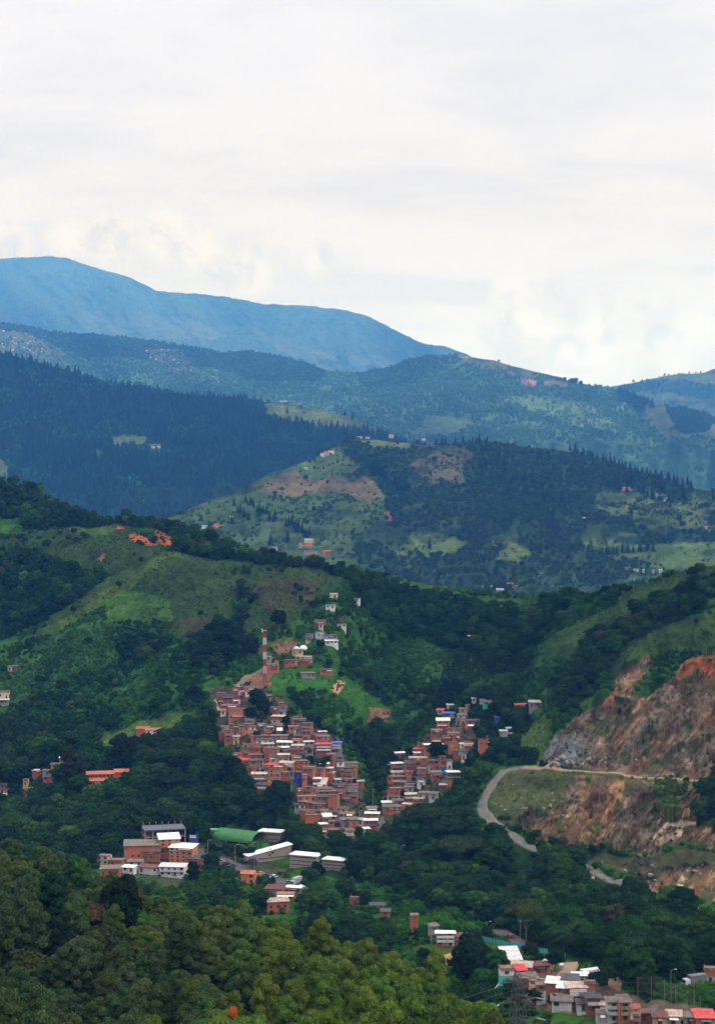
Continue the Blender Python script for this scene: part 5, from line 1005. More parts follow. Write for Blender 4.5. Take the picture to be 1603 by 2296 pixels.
pole(527, 1944, 10, 'lamp post above the parked cars on the valley road'); pole(466, 1928, 9, 'lamp post near the brick apartment towers'); pole(570, 1958, 9, 'lamp post by the violet school wall'); pole(900, 1946, 10, 'lamp post on the shaded wooded road'); pole(921, 1962, 10, 'second lamp post down the shaded wooded road')
pole(1504, 2270, 11.5, 'tall floodlight post beside the netted court, left one', True, r=.07); pole(1556, 2286, 12, 'tall floodlight post beside the netted court, right one', True, r=.07); pole(1166, 2118, 9, 'pole beside the road near the red car', False); pole(1180, 2116, 9, 'pole in the dark trees right of the red car', False); pole(1092, 2098, 5, 'short lamp on the lawn above the turquoise fence')
# netted court
t = empty('court_fence', base(1480, 2255)); tag(t, 'tall wire netted court fence on green steel posts beside floodlights', 'fence'); o0 = np.array(base(1480, 2255)); m = MB(); m2 = MB(); q = [(1430, 2240), (1460, 2238), (1490, 2245), (1515, 2258), (1540, 2270), (1570, 2285)]; pr = None
for u, v in q:
    a = np.array(base(u, v))-o0; m.bar(a+np.array([0, 0, -1]), a+np.array([0, 0, 6]), .06)
    if pr is not None:
        for k in range(13): m2.bar(pr+np.array([0, 0, k*.5]), a+np.array([0, 0, k*.5]), .012, n=3)
        for k in range(10): b = pr+(a-pr)*k/10; m2.bar(b, b+np.array([0, 0, 6]), .012, n=3)
    pr = a
m.build('post', STL, t); m2.build('netting', plain('net_wire', (.2, .22, .22)), t)
# pylon and wires, on the near hill
p = np.array([(1161-CU)/F*300, 300, 0]); p[2] = float(NH.z(np.array([p[0]]), np.array([300.]))[0])-1; H = CZ-(2186-CV)/F*300-p[2]
t = empty('power_pylon', p, .5); tag(t, 'grey lattice power pylon with glass insulators in front of the lower right settlement', 'pylon'); m = MB(); PY = plain('pylon_steel', (.10, .10, .105), .6, .2)
def pw(z): return 2.1*(1-z/H)**.8+.45
nz_ = 12; zs = [H*(1-(1-i/nz_)**1.15) for i in range(nz_+1)]
for i in range(nz_):
    a, b = zs[i], zs[i+1]; wa, wb = pw(a), pw(b)
    c0 = [(-wa, -wa, a), (wa, -wa, a), (wa, wa, a), (-wa, wa, a)]; c1 = [(-wb, -wb, b), (wb, -wb, b), (wb, wb, b), (-wb, wb, b)]
    for k in range(4): j = (k+1) % 4; m.bar(c0[k], c1[k], .065); m.bar(c0[k], c1[j], .035); m.bar(c0[j], c1[k], .035); m.bar(c1[k], c1[j], .035)
m.build('lattice', PY, t)
arms = []
for z in (H-1.2, H-5.0, H-8.8):
    for s in (-1, 1):
        m = MB(); e = (s*4.2, 0, z); [m.bar((s*.5, y, z+dz), e, .05) for y in (-.45, .45) for dz in (0, 1.0)]; m.build('crossarm', PY, t)
        o = MB().bar((0, 0, 0), (s*1.5, -.9, -.35), .10, n=6).build('insulator', plain('insulator_glass', (.35, .50, .50), .2, .1), t); o.location = e; arms.append(Vector(e)+Vector((s*1.5, -.9, -.35)))
Mx = __import__('mathutils').Matrix.Rotation(.5, 4, 'Z')
for k, a in enumerate(arms):
    A = Mx @ a+Vector(p); m = MB(); B = Vector((A.x-190+k*2, A.y-120, A.z+6)); B2 = Vector((A.x+210, A.y+110-k*3, A.z-12))
    for E in (B, B2):
        pr = A
        for i in range(1, 25):
            f = i/24; q = A.lerp(E, f); q.z -= 12*4*f*(1-f)*.6; m.bar(pr, q, .022, n=3); pr = q
    tag(m.build('power_line', PY), ['highest', 'highest', 'middle', 'middle', 'lowest', 'lowest'][k]+' '+['left', 'right'][k % 2]+' power line hanging from the pylon across the near forest', 'power line', 'power lines')
# boulders under the quarry faces
def boulder_me(seed):
    r_ = random.Random(seed); bm = __import__('bmesh').new(); __import__('bmesh').ops.create_icosphere(bm, subdivisions=2, radius=1)
    for v in bm.verts:
        k = 1+.5*(float(vn(v.co.x*1.7+seed*3, v.co.y*1.7+v.co.z*2.1, seed))-.5); v.co = Vector((v.co.x*k, v.co.y*k*.8, v.co.z*k*.65))
    me = bpy.data.meshes.new('boulder'); bm.to_mesh(me); bm.free(); me.materials.append(plain('boulder_stone', (.24, .215, .19), .9, .4, .9)); return me
bms = [boulder_me(i) for i in range(5)]; r_ = random.Random(3)
def boulder(u, v, s, lab):
    p = base(u, v); o = link('boulder', bms[r_.randrange(5)]); o.location = (p[0], p[1], p[2]+s*.2); o.scale = (s*r_.uniform(.8, 1.3), s, s*r_.uniform(.8, 1.1)); o.rotation_euler = (r_.random(), r_.random(), r_.random()*6); tag(o, lab, 'boulder', 'fallen boulders in the quarry')
boulder(1212, 1714, 2.3, 'largest pale boulder at the left end of the quarry bench')
for _ in range(46): boulder(1225+abs(r_.gauss(0, 70)), r_.uniform(1700, 1719), r_.uniform(.4, 1.5), 'pale broken boulder lying on the quarry bench below the upper face')
for _ in range(30): u = r_.uniform(1165, 1265); boulder(u, 1800+(u-1150)*-.1+r_.uniform(-10, 45), r_.uniform(.3, 1.1), 'grey boulder on the grassy slope left of the lower quarry face')
for _ in range(30): boulder(r_.uniform(1320, 1580), r_.uniform(1935, 2010), r_.uniform(.4, 1.5), 'pale boulder below the quarry floor near the gravel road')
for u, v in ((1112, 1806), (1124, 1810), (1132, 1818), (1150, 1762), (1600, 2030)): boulder(u, v, .9, 'white boulder on the grass beside the gravel road')
# white sacks / tarpaulins heap near the turquoise fence
for i, (u, v, s) in enumerate(((1212, 2165, 1.6), (1219, 2162, 1.4), (1226, 2160, 1.7), (1208, 2171, 1.2), (1222, 2171, 1.5), (1260, 2166, 1.0))):
    p = base(u, v); o = link('tarpaulin_bundle', bms[i % 5].copy()); o.data.materials.clear(); o.data.materials.append(plain('tarp_white', (.62, .62, .64), .8, .3)); o.location = (p[0], p[1], p[2]+s*.3); o.scale = (s, s, s*.9); tag(o, 'white wrapped bundle in the heap beside the green field', 'bundle', 'white bundles beside the field')
# advertising board on posts near the apartment towers
p = base(434, 1902); t = empty('billboard', p, R(-10)); tag(t, 'blue and white roadside billboard behind the brick apartment towers', 'billboard'); MB().box(-2.3, 2.3, 0, .2, 2.2, 6.4).build('panel', plain('board_blue', (.03, .09, .34), .5, .3, .7), t); MB().box(-1.9, 1.2, -.04, -.005, 4.7, 6.0).build('white_field', plain('board_white', (.6, .6, .62), .5, .1), t)
m = MB(); [m.bar((x, .1, -3), (x, .1, 2.2), .12) for x in (-1.5, 1.5)]; m.build('post', STL, t)
finish_labels()
# ------------------------------------------------------------ vegetation prototypes (numpy leaf clouds)
_ico = {}
def ico(sub):
    if sub not in _ico:
        bmesh = __import__('bmesh'); bm = bmesh.new(); bmesh.ops.create_icosphere(bm, subdivisions=sub, radius=1); bm.verts.ensure_lookup_table()
        _ico[sub] = (np.array([v.co[:] for v in bm.verts]), np.array([[v.index for v in f.verts] for f in bm.faces])); bm.free()
    return _ico[sub]
def leafcloud(name, lobes, nleaf, s, seed, core=.72, sub=1, up=.35):
    """lobes: list of (cx,cy,cz,rx,ry,rz). Leaf quads over lobe shells + an inner filling of the same leaf colour"""
    g = np.random.default_rng(seed); Vs = []; Fs = []; Ls = []; nv = 0
    L = np.array(lobes, float); w = (L[:, 3]*L[:, 4])**.9; cnt = np.maximum(4, (nleaf*w/w.sum()).astype(int))
    for (cx_, cy_, cz_, rx, ry, rz), k in zip(L, cnt):
        d = g.normal(size=(k, 3)); d /= np.linalg.norm(d, axis=1)[:, None]; d[:, 2] = np.where(d[:, 2] < -.35, -d[:, 2], d[:, 2])
        r = g.uniform(.80, 1.10, (k, 1)); p = d*r*np.array([rx, ry, rz])+np.array([cx_, cy_, cz_])
        n = d+g.normal(size=(k, 3))*.55; n[:, 2] += up; n /= np.linalg.norm(n, axis=1)[:, None]
        a = np.cross(n, g.normal(size=(k, 3))); a /= np.linalg.norm(a, axis=1)[:, None]+1e-9; b = np.cross(n, a)
        sz = s*g.uniform(.6, 1.3, (k, 1)); sz2 = sz*g.uniform(.5, .9, (k, 1))
        q = np.stack([p-a*sz-b*sz2*.3, p-a*sz*.1-b*sz2, p+a*sz+b*sz2*.2, p+a*sz*.1+b*sz2], 1).reshape(-1, 3)
        Vs.append(q); Fs.append(np.arange(4*k).reshape(-1, 4)+nv); nv += 4*k
        lv = np.clip(g.normal(.5, .22, k)+g.normal(0, .08), 0, 1); Ls.append(np.repeat(lv, 4))
    V = np.concatenate(Vs); Fq = np.concatenate(Fs); Lf = np.concatenate(Ls)
    if core:
        iv, itf = ico(sub)
        cv = []; cf = []; n0 = nv
        for (cx_, cy_, cz_, rx, ry, rz) in L:
            cv.append(iv*np.array([rx, ry, rz])*core*(1+.15*g.normal(size=(len(iv), 1)))+np.array([cx_, cy_, cz_])); cf.append(itf+n0); n0 += len(iv)
        cv = np.concatenate(cv); cf = np.concatenate(cf)
        V = np.concatenate([V, cv]); Lf = np.concatenate([Lf, np.full(len(cv), .45)])
        cf4 = np.concatenate([cf, cf[:, :1]], 1)      # triangles kept as a separate loop set below
        me = bpy.data.meshes.new(name); nq, nt_ = len(Fq), len(cf)
        me.vertices.add(len(V)); me.vertices.foreach_set('co', V.astype(np.float32).ravel())
        me.loops.add(nq*4+nt_*3); me.loops.foreach_set('vertex_index', np.concatenate([Fq.ravel(), cf.ravel()]).astype(np.int32))
        me.polygons.add(nq+nt_); me.polygons.foreach_set('loop_start', np.concatenate([np.arange(nq)*4, nq*4+np.arange(nt_)*3]).astype(np.int32))
        me.update(calc_edges=True)
    else:
        me = mesh_np(name, V, Fq, []); 
    me.materials.clear(); me.materials.append(FOL)
    at = me.attributes.get('leaf') or me.attributes.new('leaf', 'FLOAT', 'POINT'); at.data.foreach_set('value', Lf.astype(np.float32))
    me.validate(); return me
def lobes_round(seed, R_, H, n, flat=1.0, z0=0.0, big=.5):
    g = random.Random(seed); out = [(0, 0, z0+H*.5, R_*.6, R_*.6, H*.42)]
    for i in range(n):
        a = i*2.4+g.uniform(-.4, .4); t = (i+.5)/n; z = z0+H*(.12+.80*t); rr = R_*math.sin(math.pi*(.18+.72*t))**.8*g.uniform(.6, .85)
        q = R_*big*g.uniform(.65, 1.0); out.append((math.cos(a)*rr*.8, math.sin(a)*rr*.8, z, q, q, q*flat*g.uniform(.75, 1)))
    return out
def lobes_flat(seed, R_, H, n, z0=0.0):
    g = random.Random(seed); out = []
    for i in range(n):
        r = R_*math.sqrt((i+.3)/n)*.82; a = i*2.4+g.uniform(-.3, .3); z = z0+H*(.95-.55*(r/R_)**2)+g.uniform(-.5, .4); q = R_*g.uniform(.24, .38); out.append((math.cos(a)*r, math.sin(a)*r, z, q*1.25, q*1.25, q*.38))
    return out
def conifer_me(name, H, R_, nleaf, seed):
    g = np.random.default_rng(seed); k = nleaf; t = g.uniform(0, 1, k)**.8; z = H*(.12+.88*t); rr = R_*(1-t)**.85*g.uniform(.55, 1.1, k)+.05; a = g.uniform(0, 6.283, k)
    p = np.stack([np.cos(a)*rr, np.sin(a)*rr, z-rr*.25], 1); d = np.stack([np.cos(a), np.sin(a), np.full(k, -.3)], 1); s_ = np.stack([-np.sin(a), np.cos(a), g.normal(0, .3, k)], 1)
    l = (R_*.42*(1-t*.6)*g.uniform(.6, 1.2, k))[:, None]; w = l*.55
    q = np.stack([p-d*l*.6, p+s_*w, p+d*l, p-s_*w], 1).reshape(-1, 3); f = np.arange(4*k).reshape(-1, 4); lf = np.repeat(np.clip(g.normal(.5, .22, k), 0, 1), 4)
    # inner cone
    m = 7; cv = [(math.cos(i*6.283/m)*R_*.55, math.sin(i*6.283/m)*R_*.55, H*.10) for i in range(m)]+[(0, 0, H*.93)]; n0 = len(q)
    cf = [(n0+i, n0+(i+1) % m, n0+m, n0+m) for i in range(m)]
    V = np.concatenate([q, np.array(cv)]); me = bpy.data.meshes.new(name)
    me.from_pydata([tuple(x) for x in V], [], [tuple(x) for x in f]+[c[:3] for c in cf]); me.materials.append(FOL)
    at = me.attributes.new('leaf', 'FLOAT', 'POINT'); at.data.foreach_set('value', np.concatenate([lf, np.full(m+1, .45)]).astype(np.float32)); return me
def trunk_me(H, r, limbs, seed, R_):
    g = random.Random(seed); m = MB(); pr = Vector((0, 0, -1.0)); k = 5
    for i in range(k):
        q = Vector((g.uniform(-.18, .18)*i*.5, g.uniform(-.18, .18)*i*.5, H*(i+1)/k)); m.bar(pr, q, r*(1-.13*i), n=6, r2=r*(1-.13*(i+1))); pr = q
    for i in range(limbs):
        z = H*g.uniform(.45, .9); a = i*2.4; m.bar((0, 0, z), (math.cos(a)*R_*.6, math.sin(a)*R_*.6, z+H*.28), r*.4, n=5, r2=r*.15)
    return m.me('trunk', BARK)
# euc: tall, several billowy heads; leaf faces about 0.3 m
EUC = [(leafcloud('crown', lobes_round(100+i, 2.9, 8.0, 15+i, .95, 4.2, .40), 12000, .165, 100+i, .84, 2), trunk_me(9.5, .20, 4, i, 2.5)) for i in range(5)]
BRD = [(leafcloud('crown', lobes_round(200+i, 4.2, 5.6, 14, .7, 2.6, .42), 3400, .34, 200+i, .8, 1), trunk_me(5.5, .26, 5, 20+i, 3.5)) for i in range(4)]
UMB = [(leafcloud('crown', lobes_flat(300+i, 8.0, 4.5, 30, 6.5), 4200, .50, 300+i, .7, 1), trunk_me(9, .42, 8, 30+i, 8)) for i in range(3)]
CON = [(conifer_me('crown', 13, 2.7, 420, 400+i), trunk_me(9, .22, 0, 40+i, 1)) for i in range(3)]
BUSH = [leafcloud('bush', lobes_round(500+i, 1.25, 1.9, 5, .8, -.2, .55), 170, .26, 500+i, .85, 1) for i in range(4)]
LOWT = [leafcloud('crown', lobes_round(600+i, 3.3, 5.0, 6, .8, .6, .50), 260, .75, 600+i, .88, 1) for i in range(3)]
BARE = [trunk_me(9, .18, 14, 90, 5)]
def C3(c, v, g=rnd):
    k = 1+g.uniform(-v, v); h = g.uniform(-.12, .12); return (c[0]*k*(1+h), c[1]*k, c[2]*k*(1-h))
def tree(name, kind, p, s, rz, tint, label, group, cat='tree', parts=True, sz=1.0):
    cm, tm = kind if isinstance(kind, tuple) else (kind, None)
    if parts and tm is not None:
        t = empty(name, p, rz); t.scale = (s, s, s*sz); c = link('crown', cm, t); c.color = tuple(tint)+(1,); link('trunk', tm, t)
    else:
        t = link(name, cm); t.location = tuple(p); t.scale = (s, s, s*sz); t.rotation_euler = (0, 0, rz); c = t; c.color = tuple(tint)+(1,)
    tag(t, label, cat, group); return t, c
def gn_group():
    g = bpy.data.node_groups.new('scatter', 'GeometryNodeTree'); g.interface.new_socket('Geometry', in_out='INPUT', socket_type='NodeSocketGeometry'); g.interface.new_socket('Geometry', in_out='OUTPUT', socket_type='NodeSocketGeometry'); return g
def stuff(name, pts, sc, tint, kinds, sources, label, cat, szv=None):
    n = len(pts); me = bpy.data.meshes.new(name); me.vertices.add(n); me.vertices.foreach_set('co', pts.astype(np.float32).ravel())
    def att(k, t, v, f): a = me.attributes.new(k, t, 'POINT'); a.data.foreach_set(f, v)
    att('sc', 'FLOAT', sc.astype(np.float32), 'value'); att('rz', 'FLOAT', rg.uniform(0, 6.283, n).astype(np.float32), 'value'); att('kind', 'INT', kinds.astype(np.int32), 'value')
    c = np.ones((n, 4), np.float32); c[:, :3] = tint; att('tint', 'FLOAT_COLOR', c.ravel(), 'color')
    me.update(); o = link(name, me); o.color = (0, 0, 0, 1)
    g = gn_group(); gi = g.nodes.new('NodeGroupInput'); go = g.nodes.new('NodeGroupOutput'); jn = g.nodes.new('GeometryNodeJoinGeometry')
    def na(nm, dt): a = g.nodes.new('GeometryNodeInputNamedAttribute'); a.data_type = dt; a.inputs['Name'].default_value = nm; return a.outputs['Attribute']
    a_s, a_r, a_k = na('sc', 'FLOAT'), na('rz', 'FLOAT'), na('kind', 'INT'); cx_ = g.nodes.new('ShaderNodeCombineXYZ'); g.links.new(a_r, cx_.inputs[2])
    for k, so_ in enumerate(sources):
        ip = g.nodes.new('GeometryNodeInstanceOnPoints'); cp = g.nodes.new('FunctionNodeCompare'); cp.data_type = 'INT'; cp.operation = 'EQUAL'; g.links.new(a_k, cp.inputs['A'] if 'A' in cp.inputs and cp.inputs['A'].type == 'INT' else [q for q in cp.inputs if q.type == 'INT'][0]); [q for q in cp.inputs if q.type == 'INT'][1].default_value = k
        oi = g.nodes.new('GeometryNodeObjectInfo'); oi.transform_space = 'ORIGINAL'; oi.inputs['Object'].default_value = so_; oi.inputs['As Instance'].default_value = True
        g.links.new(gi.outputs[0], ip.inputs['Points']); g.links.new(cp.outputs[0], ip.inputs['Selection']); g.links.new(oi.outputs['Geometry'], ip.inputs['Instance']); g.links.new(cx_.outputs[0], ip.inputs['Rotation']); g.links.new(a_s, ip.inputs['Scale']); g.links.new(ip.outputs[0], jn.inputs[0])
    g.links.new(jn.outputs[0], go.inputs[0]); md = o.modifiers.new('scatter', 'NODES'); md.node_group = g
    tag(o, label, cat, kind='stuff'); print(name, n); return o
# ---- sampling on a sheet: jittered grid in plan
FA = np.array(FOOT); 
def clear_of(x, y, pad=0.0, chunk=4000):
    ok = np.ones(len(x), bool)
    for i in range(0, len(x), chunk):
        d = (x[i:i+chunk, None]-FA[None, :, 0])**2+(y[i:i+chunk, None]-FA[None, :, 1])**2; ok[i:i+chunk] = ~(d < (FA[None, :, 2]+pad)**2).any(1)
    return ok
def sample(S, step, u0=-130, u1=1735, vmax=3000):
    y0, y1 = S.D.min(), S.D.max(); xa = (u0-CU)/F*y1; xb = (u1-CU)/F*y1
    X, Y = np.meshgrid(np.arange(xa, xb, step), np.arange(y0, y1, step), indexing='ij'); X = X.ravel(); Y = Y.ravel()
    X = X+rg.uniform(-.48, .48, X.size)*step; Y = Y+rg.uniform(-.48, .48, Y.size)*step; Y = np.maximum(Y, y0)
    U = X/Y*F+CU; m = (U > u0) & (U < u1); X, Y, U = X[m], Y[m], U[m]; m = (Y < S.crestD(U)) & (Y > S.d0+2); X, Y, U = X[m], Y[m], U[m]; V = S.v_at(U, Y); m = V < vmax
    return X[m], Y[m], U[m], V[m], CZ-(V[m]-CV)/F*Y[m]
def tinted(base, n, v=.3): return base*(1+rg.uniform(-v, v, (n, 1)))*np.stack([1+rg.uniform(-.2, .2, n), np.ones(n), 1+rg.uniform(-.2, .2, n)], 1)

# ================= near eucalyptus forest
st = 3.9; X, Y = np.meshgrid(np.arange(-150, 130, st), np.arange(215, 410, st), indexing='ij'); X = X.ravel()+rg.uniform(-2, 2, X.size); Y = Y.ravel()+rg.uniform(-2, 2, Y.size)
U = X/Y*F+CU; dc = np.interp(U, NH.cv[:, 0], NH.cv[:, 2]); Z = NH.z(X, Y); V = CV+(CZ-Z)/Y*F
sc0 = np.clip(rg.lognormal(-.22, .22, len(X)), .5, 1.25); topv = V-13.0*sc0*F/Y
line = np.interp(U, [-200, 0, 150, 260, 420, 600, 800, 950, 1050, 1110, 1150, 1250, 1500], [1850, 1862, 1900, 1955, 2005, 2055, 2100, 2150, 2200, 2240, 2290, 2400, 2500])
m = (U > -170) & (U < 1250) & (Y < dc+16) & (topv > line) & (topv < 2345)
m &= (np.hypot(U-1161, (Y-300)) > 9) 
X, Y, U, V, Z, sc0 = X[m], Y[m], U[m], V[m], Z[m], sc0[m]
for kind, u, vt, s, szz, hh, tn, nm, lab in (
 (UMB[0], 193, 2037, .62, 1.25, 11.0, (.085, .066, .040), 'umbrella_tree', 'brown thinly leaved umbrella tree spreading over the left of the near forest'),
 (UMB[1], 304, 2132, .42, 1.8, 11.0, (.075, .072, .036), 'umbrella_tree', 'small olive-brown flat tree left of the blue-green dome tree'),
 (UMB[2], 446, 2211, .42, 1.8, 11.0, (.080, .066, .038), 'umbrella_tree', 'brownish flat tree above the cecropia in the near forest'),
 (UMB[0], 379, 2207, .36, 2.0, 11.0, (.070, .060, .036), 'umbrella_tree', 'small brown flat tree below the blue-green dome tree'),
 (EUC[0], 365, 2096, 1.2, 1.1, 12.4, (.028, .078, .042), 'broadleaf_tree', 'tall blue-green dome-shaped tree in the middle of the near forest'),
 (BRD[1], 276, 1966, 1.1, 1.7, 8.4, (.014, .028, .013), 'broadleaf_tree', 'very dark tall tree just below the white two-storey house'),
 (EUC[2], 122, 1950, 1.35, 1.0, 12.4, (.018, .048, .022), 'broadleaf_tree', 'large dark teal tree at the upper left of the near forest'),
 (EUC[4], 138, 2045, 1.0, 1.2, 12.4, (.020, .036, .026), 'broadleaf_tree', 'narrow slate-green tree left of the brown umbrella tree'),
 (BRD[2], 233, 2076, .95, 1.4, 8.4, (.040, .055, .026), 'broadleaf_tree', 'rounded olive tree below the brown umbrella tree'),
 (BRD[0], 205, 1992, .55, 1.2, 8.4, (.19, .27, .020), 'broadleaf_tree', 'small vivid yellow-green tree at the near forest edge'),
 (EUC[1], 185, 1926, .95, 1.0, 12.4, (.045, .115, .030), 'broadleaf_tree', 'feathery light green tree left of the corner houses'),
 (EUC[3], 168, 1918, .9, 1.0, 12.4, (.040, .105, .030), 'broadleaf_tree', 'second feathery light green tree, further left by the houses')):
    Dd = np.arange(228., 420., 1.); xx = (u-CU)/F*Dd; zz_ = NH.z(xx, Dd); tv = CV+(CZ-(zz_+hh*s*szz))/Dd*F; i = int(np.argmin(abs(tv-vt))); a = (xx[i], Dd[i], zz_[i])
    tree(nm, kind, a, s, 1.0+u, tn, lab, None, sz=szz); wd = (8 if kind in UMB else 4)*s+2.2
    m = (np.hypot(X-a[0], Y-a[1]) > wd*.75) & ~((abs(X-a[0]) < wd*.7) & (Y < a[1]) & (Y > a[1]-11)); X, Y, U, V, Z, sc0 = X[m], Y[m], U[m], V[m], Z[m], sc0[m]
yel = np.clip(fbm(X/26, Y/26, 91, 3)*1.9-.55+np.clip((U-350)/500, -.35, .45), 0, 1)
c1 = np.array([.052, .084, .040]); c2 = np.array([.108, .168, .030]); tint = tinted(c1*(1-yel)[:, None]+c2*yel[:, None], len(X), .22)
sc = sc0; kinds = rg.integers(0, 5, len(X)); bro = rg.random(len(X)) < np.where(U < 560, .20, .03); order = np.argsort(-(sc/Y))
print('near trees', len(X))
eu_src = {}; cnt = 0; brd_first = []
def near_label(u, yl, b):
    side = 'left side' if u < 380 else 'middle' if u < 760 else 'right side'
    if b: return f'broad dark leafy tree among the eucalyptus on the {side} of the near forest'
    return (f'yellow-green eucalyptus with rounded clumpy crown on the {side} of the near forest' if yl > .5 else f'blue-green eucalyptus with rounded clumpy crown on the {side} of the near forest')
ind = np.zeros(len(X), bool)
for i in order:
    if cnt >= 300: break
    p = (X[i], Y[i], Z[i])
    if bro[i]:
        t, c = tree('broadleaf_tree', BRD[kinds[i] % 4], p, sc[i]*1.1, rg.uniform(0, 6.28), tuple(tint[i]*np.array([.75, .75, .7])), near_label(U[i], yel[i], True), 'trees of the near forest')
    else:
        t, c = tree('eucalyptus_tree', EUC[kinds[i]], p, sc[i], rg.uniform(0, 6.28), tuple(tint[i]), near_label(U[i], yel[i], False), 'trees of the near forest', sz=rg.uniform(.9, 1.35)); eu_src.setdefault(int(kinds[i]), c)
    ind[i] = True; cnt += 1
r_ = ~ind
if r_.sum(): stuff('near_forest', np.stack([X, Y, Z], 1)[r_], sc[r_], tint[r_], kinds[r_], [eu_src[k] for k in range(5)], 'rest of the near eucalyptus forest reading as one canopy', 'forest')
# understorey on the near hill
st = 3.0; X, Y = np.meshgrid(np.arange(-150, 150, st), np.arange(150, 420, st), indexing='ij'); X = X.ravel()+rg.uniform(-1.4, 1.4, X.size); Y = Y.ravel()+rg.uniform(-1.4, 1.4, Y.size); U = X/Y*F+CU; m = (U > -170) & (U < 1800); X, Y = X[m], Y[m]
near_b = (X, Y, NH.z(X, Y)-.3)

# ================= valley and hillside
X, Y, U, V, Z = sample(S_main, 4.3, -310, 1940, vmax=2470)
T = main_z.t(U, V); n = fbm(X/30, Y/30, 101, 4); pr = np.select([T == 1, T == 7, T == 0, T == 3, T == 2, T == 5, T == 6], [1.0, np.clip((n-.51)*7, .02, .8), np.clip((n-.56)*5, .01, .4), np.clip((n-.58)*3, .006, .25), .010, .10, .10], 0.0)
pr = np.where(inside([(1000, 2150), (1200, 2155), (1330, 2165), (1420, 2200), (1430, 2238), (1200, 2300), (1100, 2300), (1100, 2180)], U, V), .06, pr)
m = (rg.random(len(X)) < pr) & clear_of(X, Y, 1.8); X, Y, U, V, Z, T = [q[m] for q in (X, Y, U, V, Z, T)]
wet = fbm(X/18, Y/18, 111, 3)
base_c = np.array([.013, .036, .015])*(1-np.clip(wet*2-.5, 0, 1))[:, None]+np.array([.032, .076, .016])*np.clip(wet*2-.5, 0, 1)[:, None]
tint = tinted(base_c, len(X), .35); br = rg.random(len(X)) < .05; tint[br] *= np.array([2.2, 1.9, 1.2])
br = rg.random(len(X)) < .012; tint[br] = np.array([.060, .060, .034])
sc = np.clip(rg.lognormal(-.22, .33, len(X)), .35, 1.5)*np.where(V > 1700, 1.0, .8)*np.where(T == 1, 1.0, .78); kinds = rg.integers(0, 4, len(X)); order = np.argsort(-(sc/Y))
def main_label(u, v, t):
    tone = 'bright green' if t[1] > .065 else 'mid green' if t[1] > .048 else 'dark green'
    a = main_area(u, v); return f'{tone} spreading tree {a}, '+('left part' if u < 400 else 'middle left' if u < 800 else 'middle right' if u < 1200 else 'right part')
def main_area(u, v):
    if v > 2060: a = 'beside the lower valley settlement'
    elif v > 1880: a = 'in the woods between school and gravel road' if u > 780 else 'in the belt of trees below the valley road'
    elif v > 1700: a = 'in the dark wood left of the brick settlement' if u < 640 else 'in the gully between the two settlements' if u < 1000 else 'on the slope beside the gravel road'
    else: a = 'on the green hillside above the settlements'
    return a
bsrc = {}; ind = np.zeros(len(X), bool)
vis = (U > 0) & (U < 1603)
cnt = 0
for i in order:
    if cnt >= 170: break
    if not vis[i] or (V[i] > 2120 and U[i] < 900): continue
    t, c = tree('broadleaf_tree', BRD[kinds[i]], (X[i], Y[i], Z[i]), sc[i], rg.uniform(0, 6.28), tuple(tint[i]), main_label(U[i], V[i], tint[i]), 'broadleaf trees of the valley'); bsrc.setdefault(int(kinds[i]), c); ind[i] = True; cnt += 1
r_ = ~ind; stuff('valley_woods', np.stack([X, Y, Z], 1)[r_], sc[r_], tint[r_], kinds[r_], [bsrc[k] for k in range(4)], 'dark mixed woods filling the valley and gullies as one mass', 'woods')
# hand-placed trees that stand out
def T1(kind, u, vb, s, tint, label, name='broadleaf_tree', sz=1.0, sheet=S_main, group=None):
    p = sheet.pt(u, vb); s *= sheet.K; return tree(name, kind, (p[0], p[1], p[2]-.3), s, rnd.uniform(0, 6.28), tint, label, group, sz=sz)
dk = (.010, .024, .013)
T1(BRD[0], 626, 1416, 1.45, dk, 'large dark round tree alone on the slope above the mast', sz=1.1); T1(BRD[1], 558, 1490, 1.7, (.014, .032, .015), 'tall dark tree on the slope left of the mast', sz=1.3); T1(BRD[2], 437, 1572, 1.1, dk, 'dark rounded tree on the slope left of the upper settlement')
T1(UMB[0], 858, 1306, .62, dk, 'wide flat-topped dark tree on the skyline of the green hill', 'umbrella_tree'); T1(UMB[1], 385, 1740, 1.25, (.016, .040, .014), 'broad umbrella tree between farmhouse and woods on the left', 'umbrella_tree'); T1(UMB[2], 395, 1790, 1.1, (.013, .034, .014), 'umbrella tree just below the broad one on the left', 'umbrella_tree')
T1(UMB[0], 1030, 1955, 1.3, (.034, .058, .016), 'wide light-topped umbrella tree in the woods under the gravel road', 'umbrella_tree'); T1(UMB[1], 960, 1895, 1.6, (.020, .040, .015), 'very broad umbrella canopy just below the right settlement', 'umbrella_tree'); T1(UMB[2], 1010, 1905, 1.2, (.018, .038, .015), 'umbrella canopy right of the broadest one under the settlement', 'umbrella_tree'); T1(UMB[0], 905, 1915, 1.0, (.016, .034, .014), 'umbrella canopy at the left end of the canopy group', 'umbrella_tree')
T1(UMB[1], 160, 1680, .8, (.018, .040, .014), 'umbrella tree above the farm lane at far left', 'umbrella_tree'); T1(UMB[2], 60, 1690, .9, (.020, .042, .014), 'umbrella tree nearest the left edge on the hillside', 'umbrella_tree')
T1(BRD[3], 625, 1860, 1.9, (.014, .034, .015), 'large dark tree standing against the left edge of the brick settlement', sz=1.5); T1(BRD[0], 520, 1765, 1.5, dk, 'dark tree crowding the lower left corner of the brick settlement', sz=1.3); T1(BRD[1], 270, 1722, 1.5, (.016, .024, .016), 'very dark tall tree on the slope below the bright field', sz=1.5); T1(BRD[2], 300, 1716, 1.2, (.015, .022, .015), 'dark tall tree right of the darkest one below the field', sz=1.6)
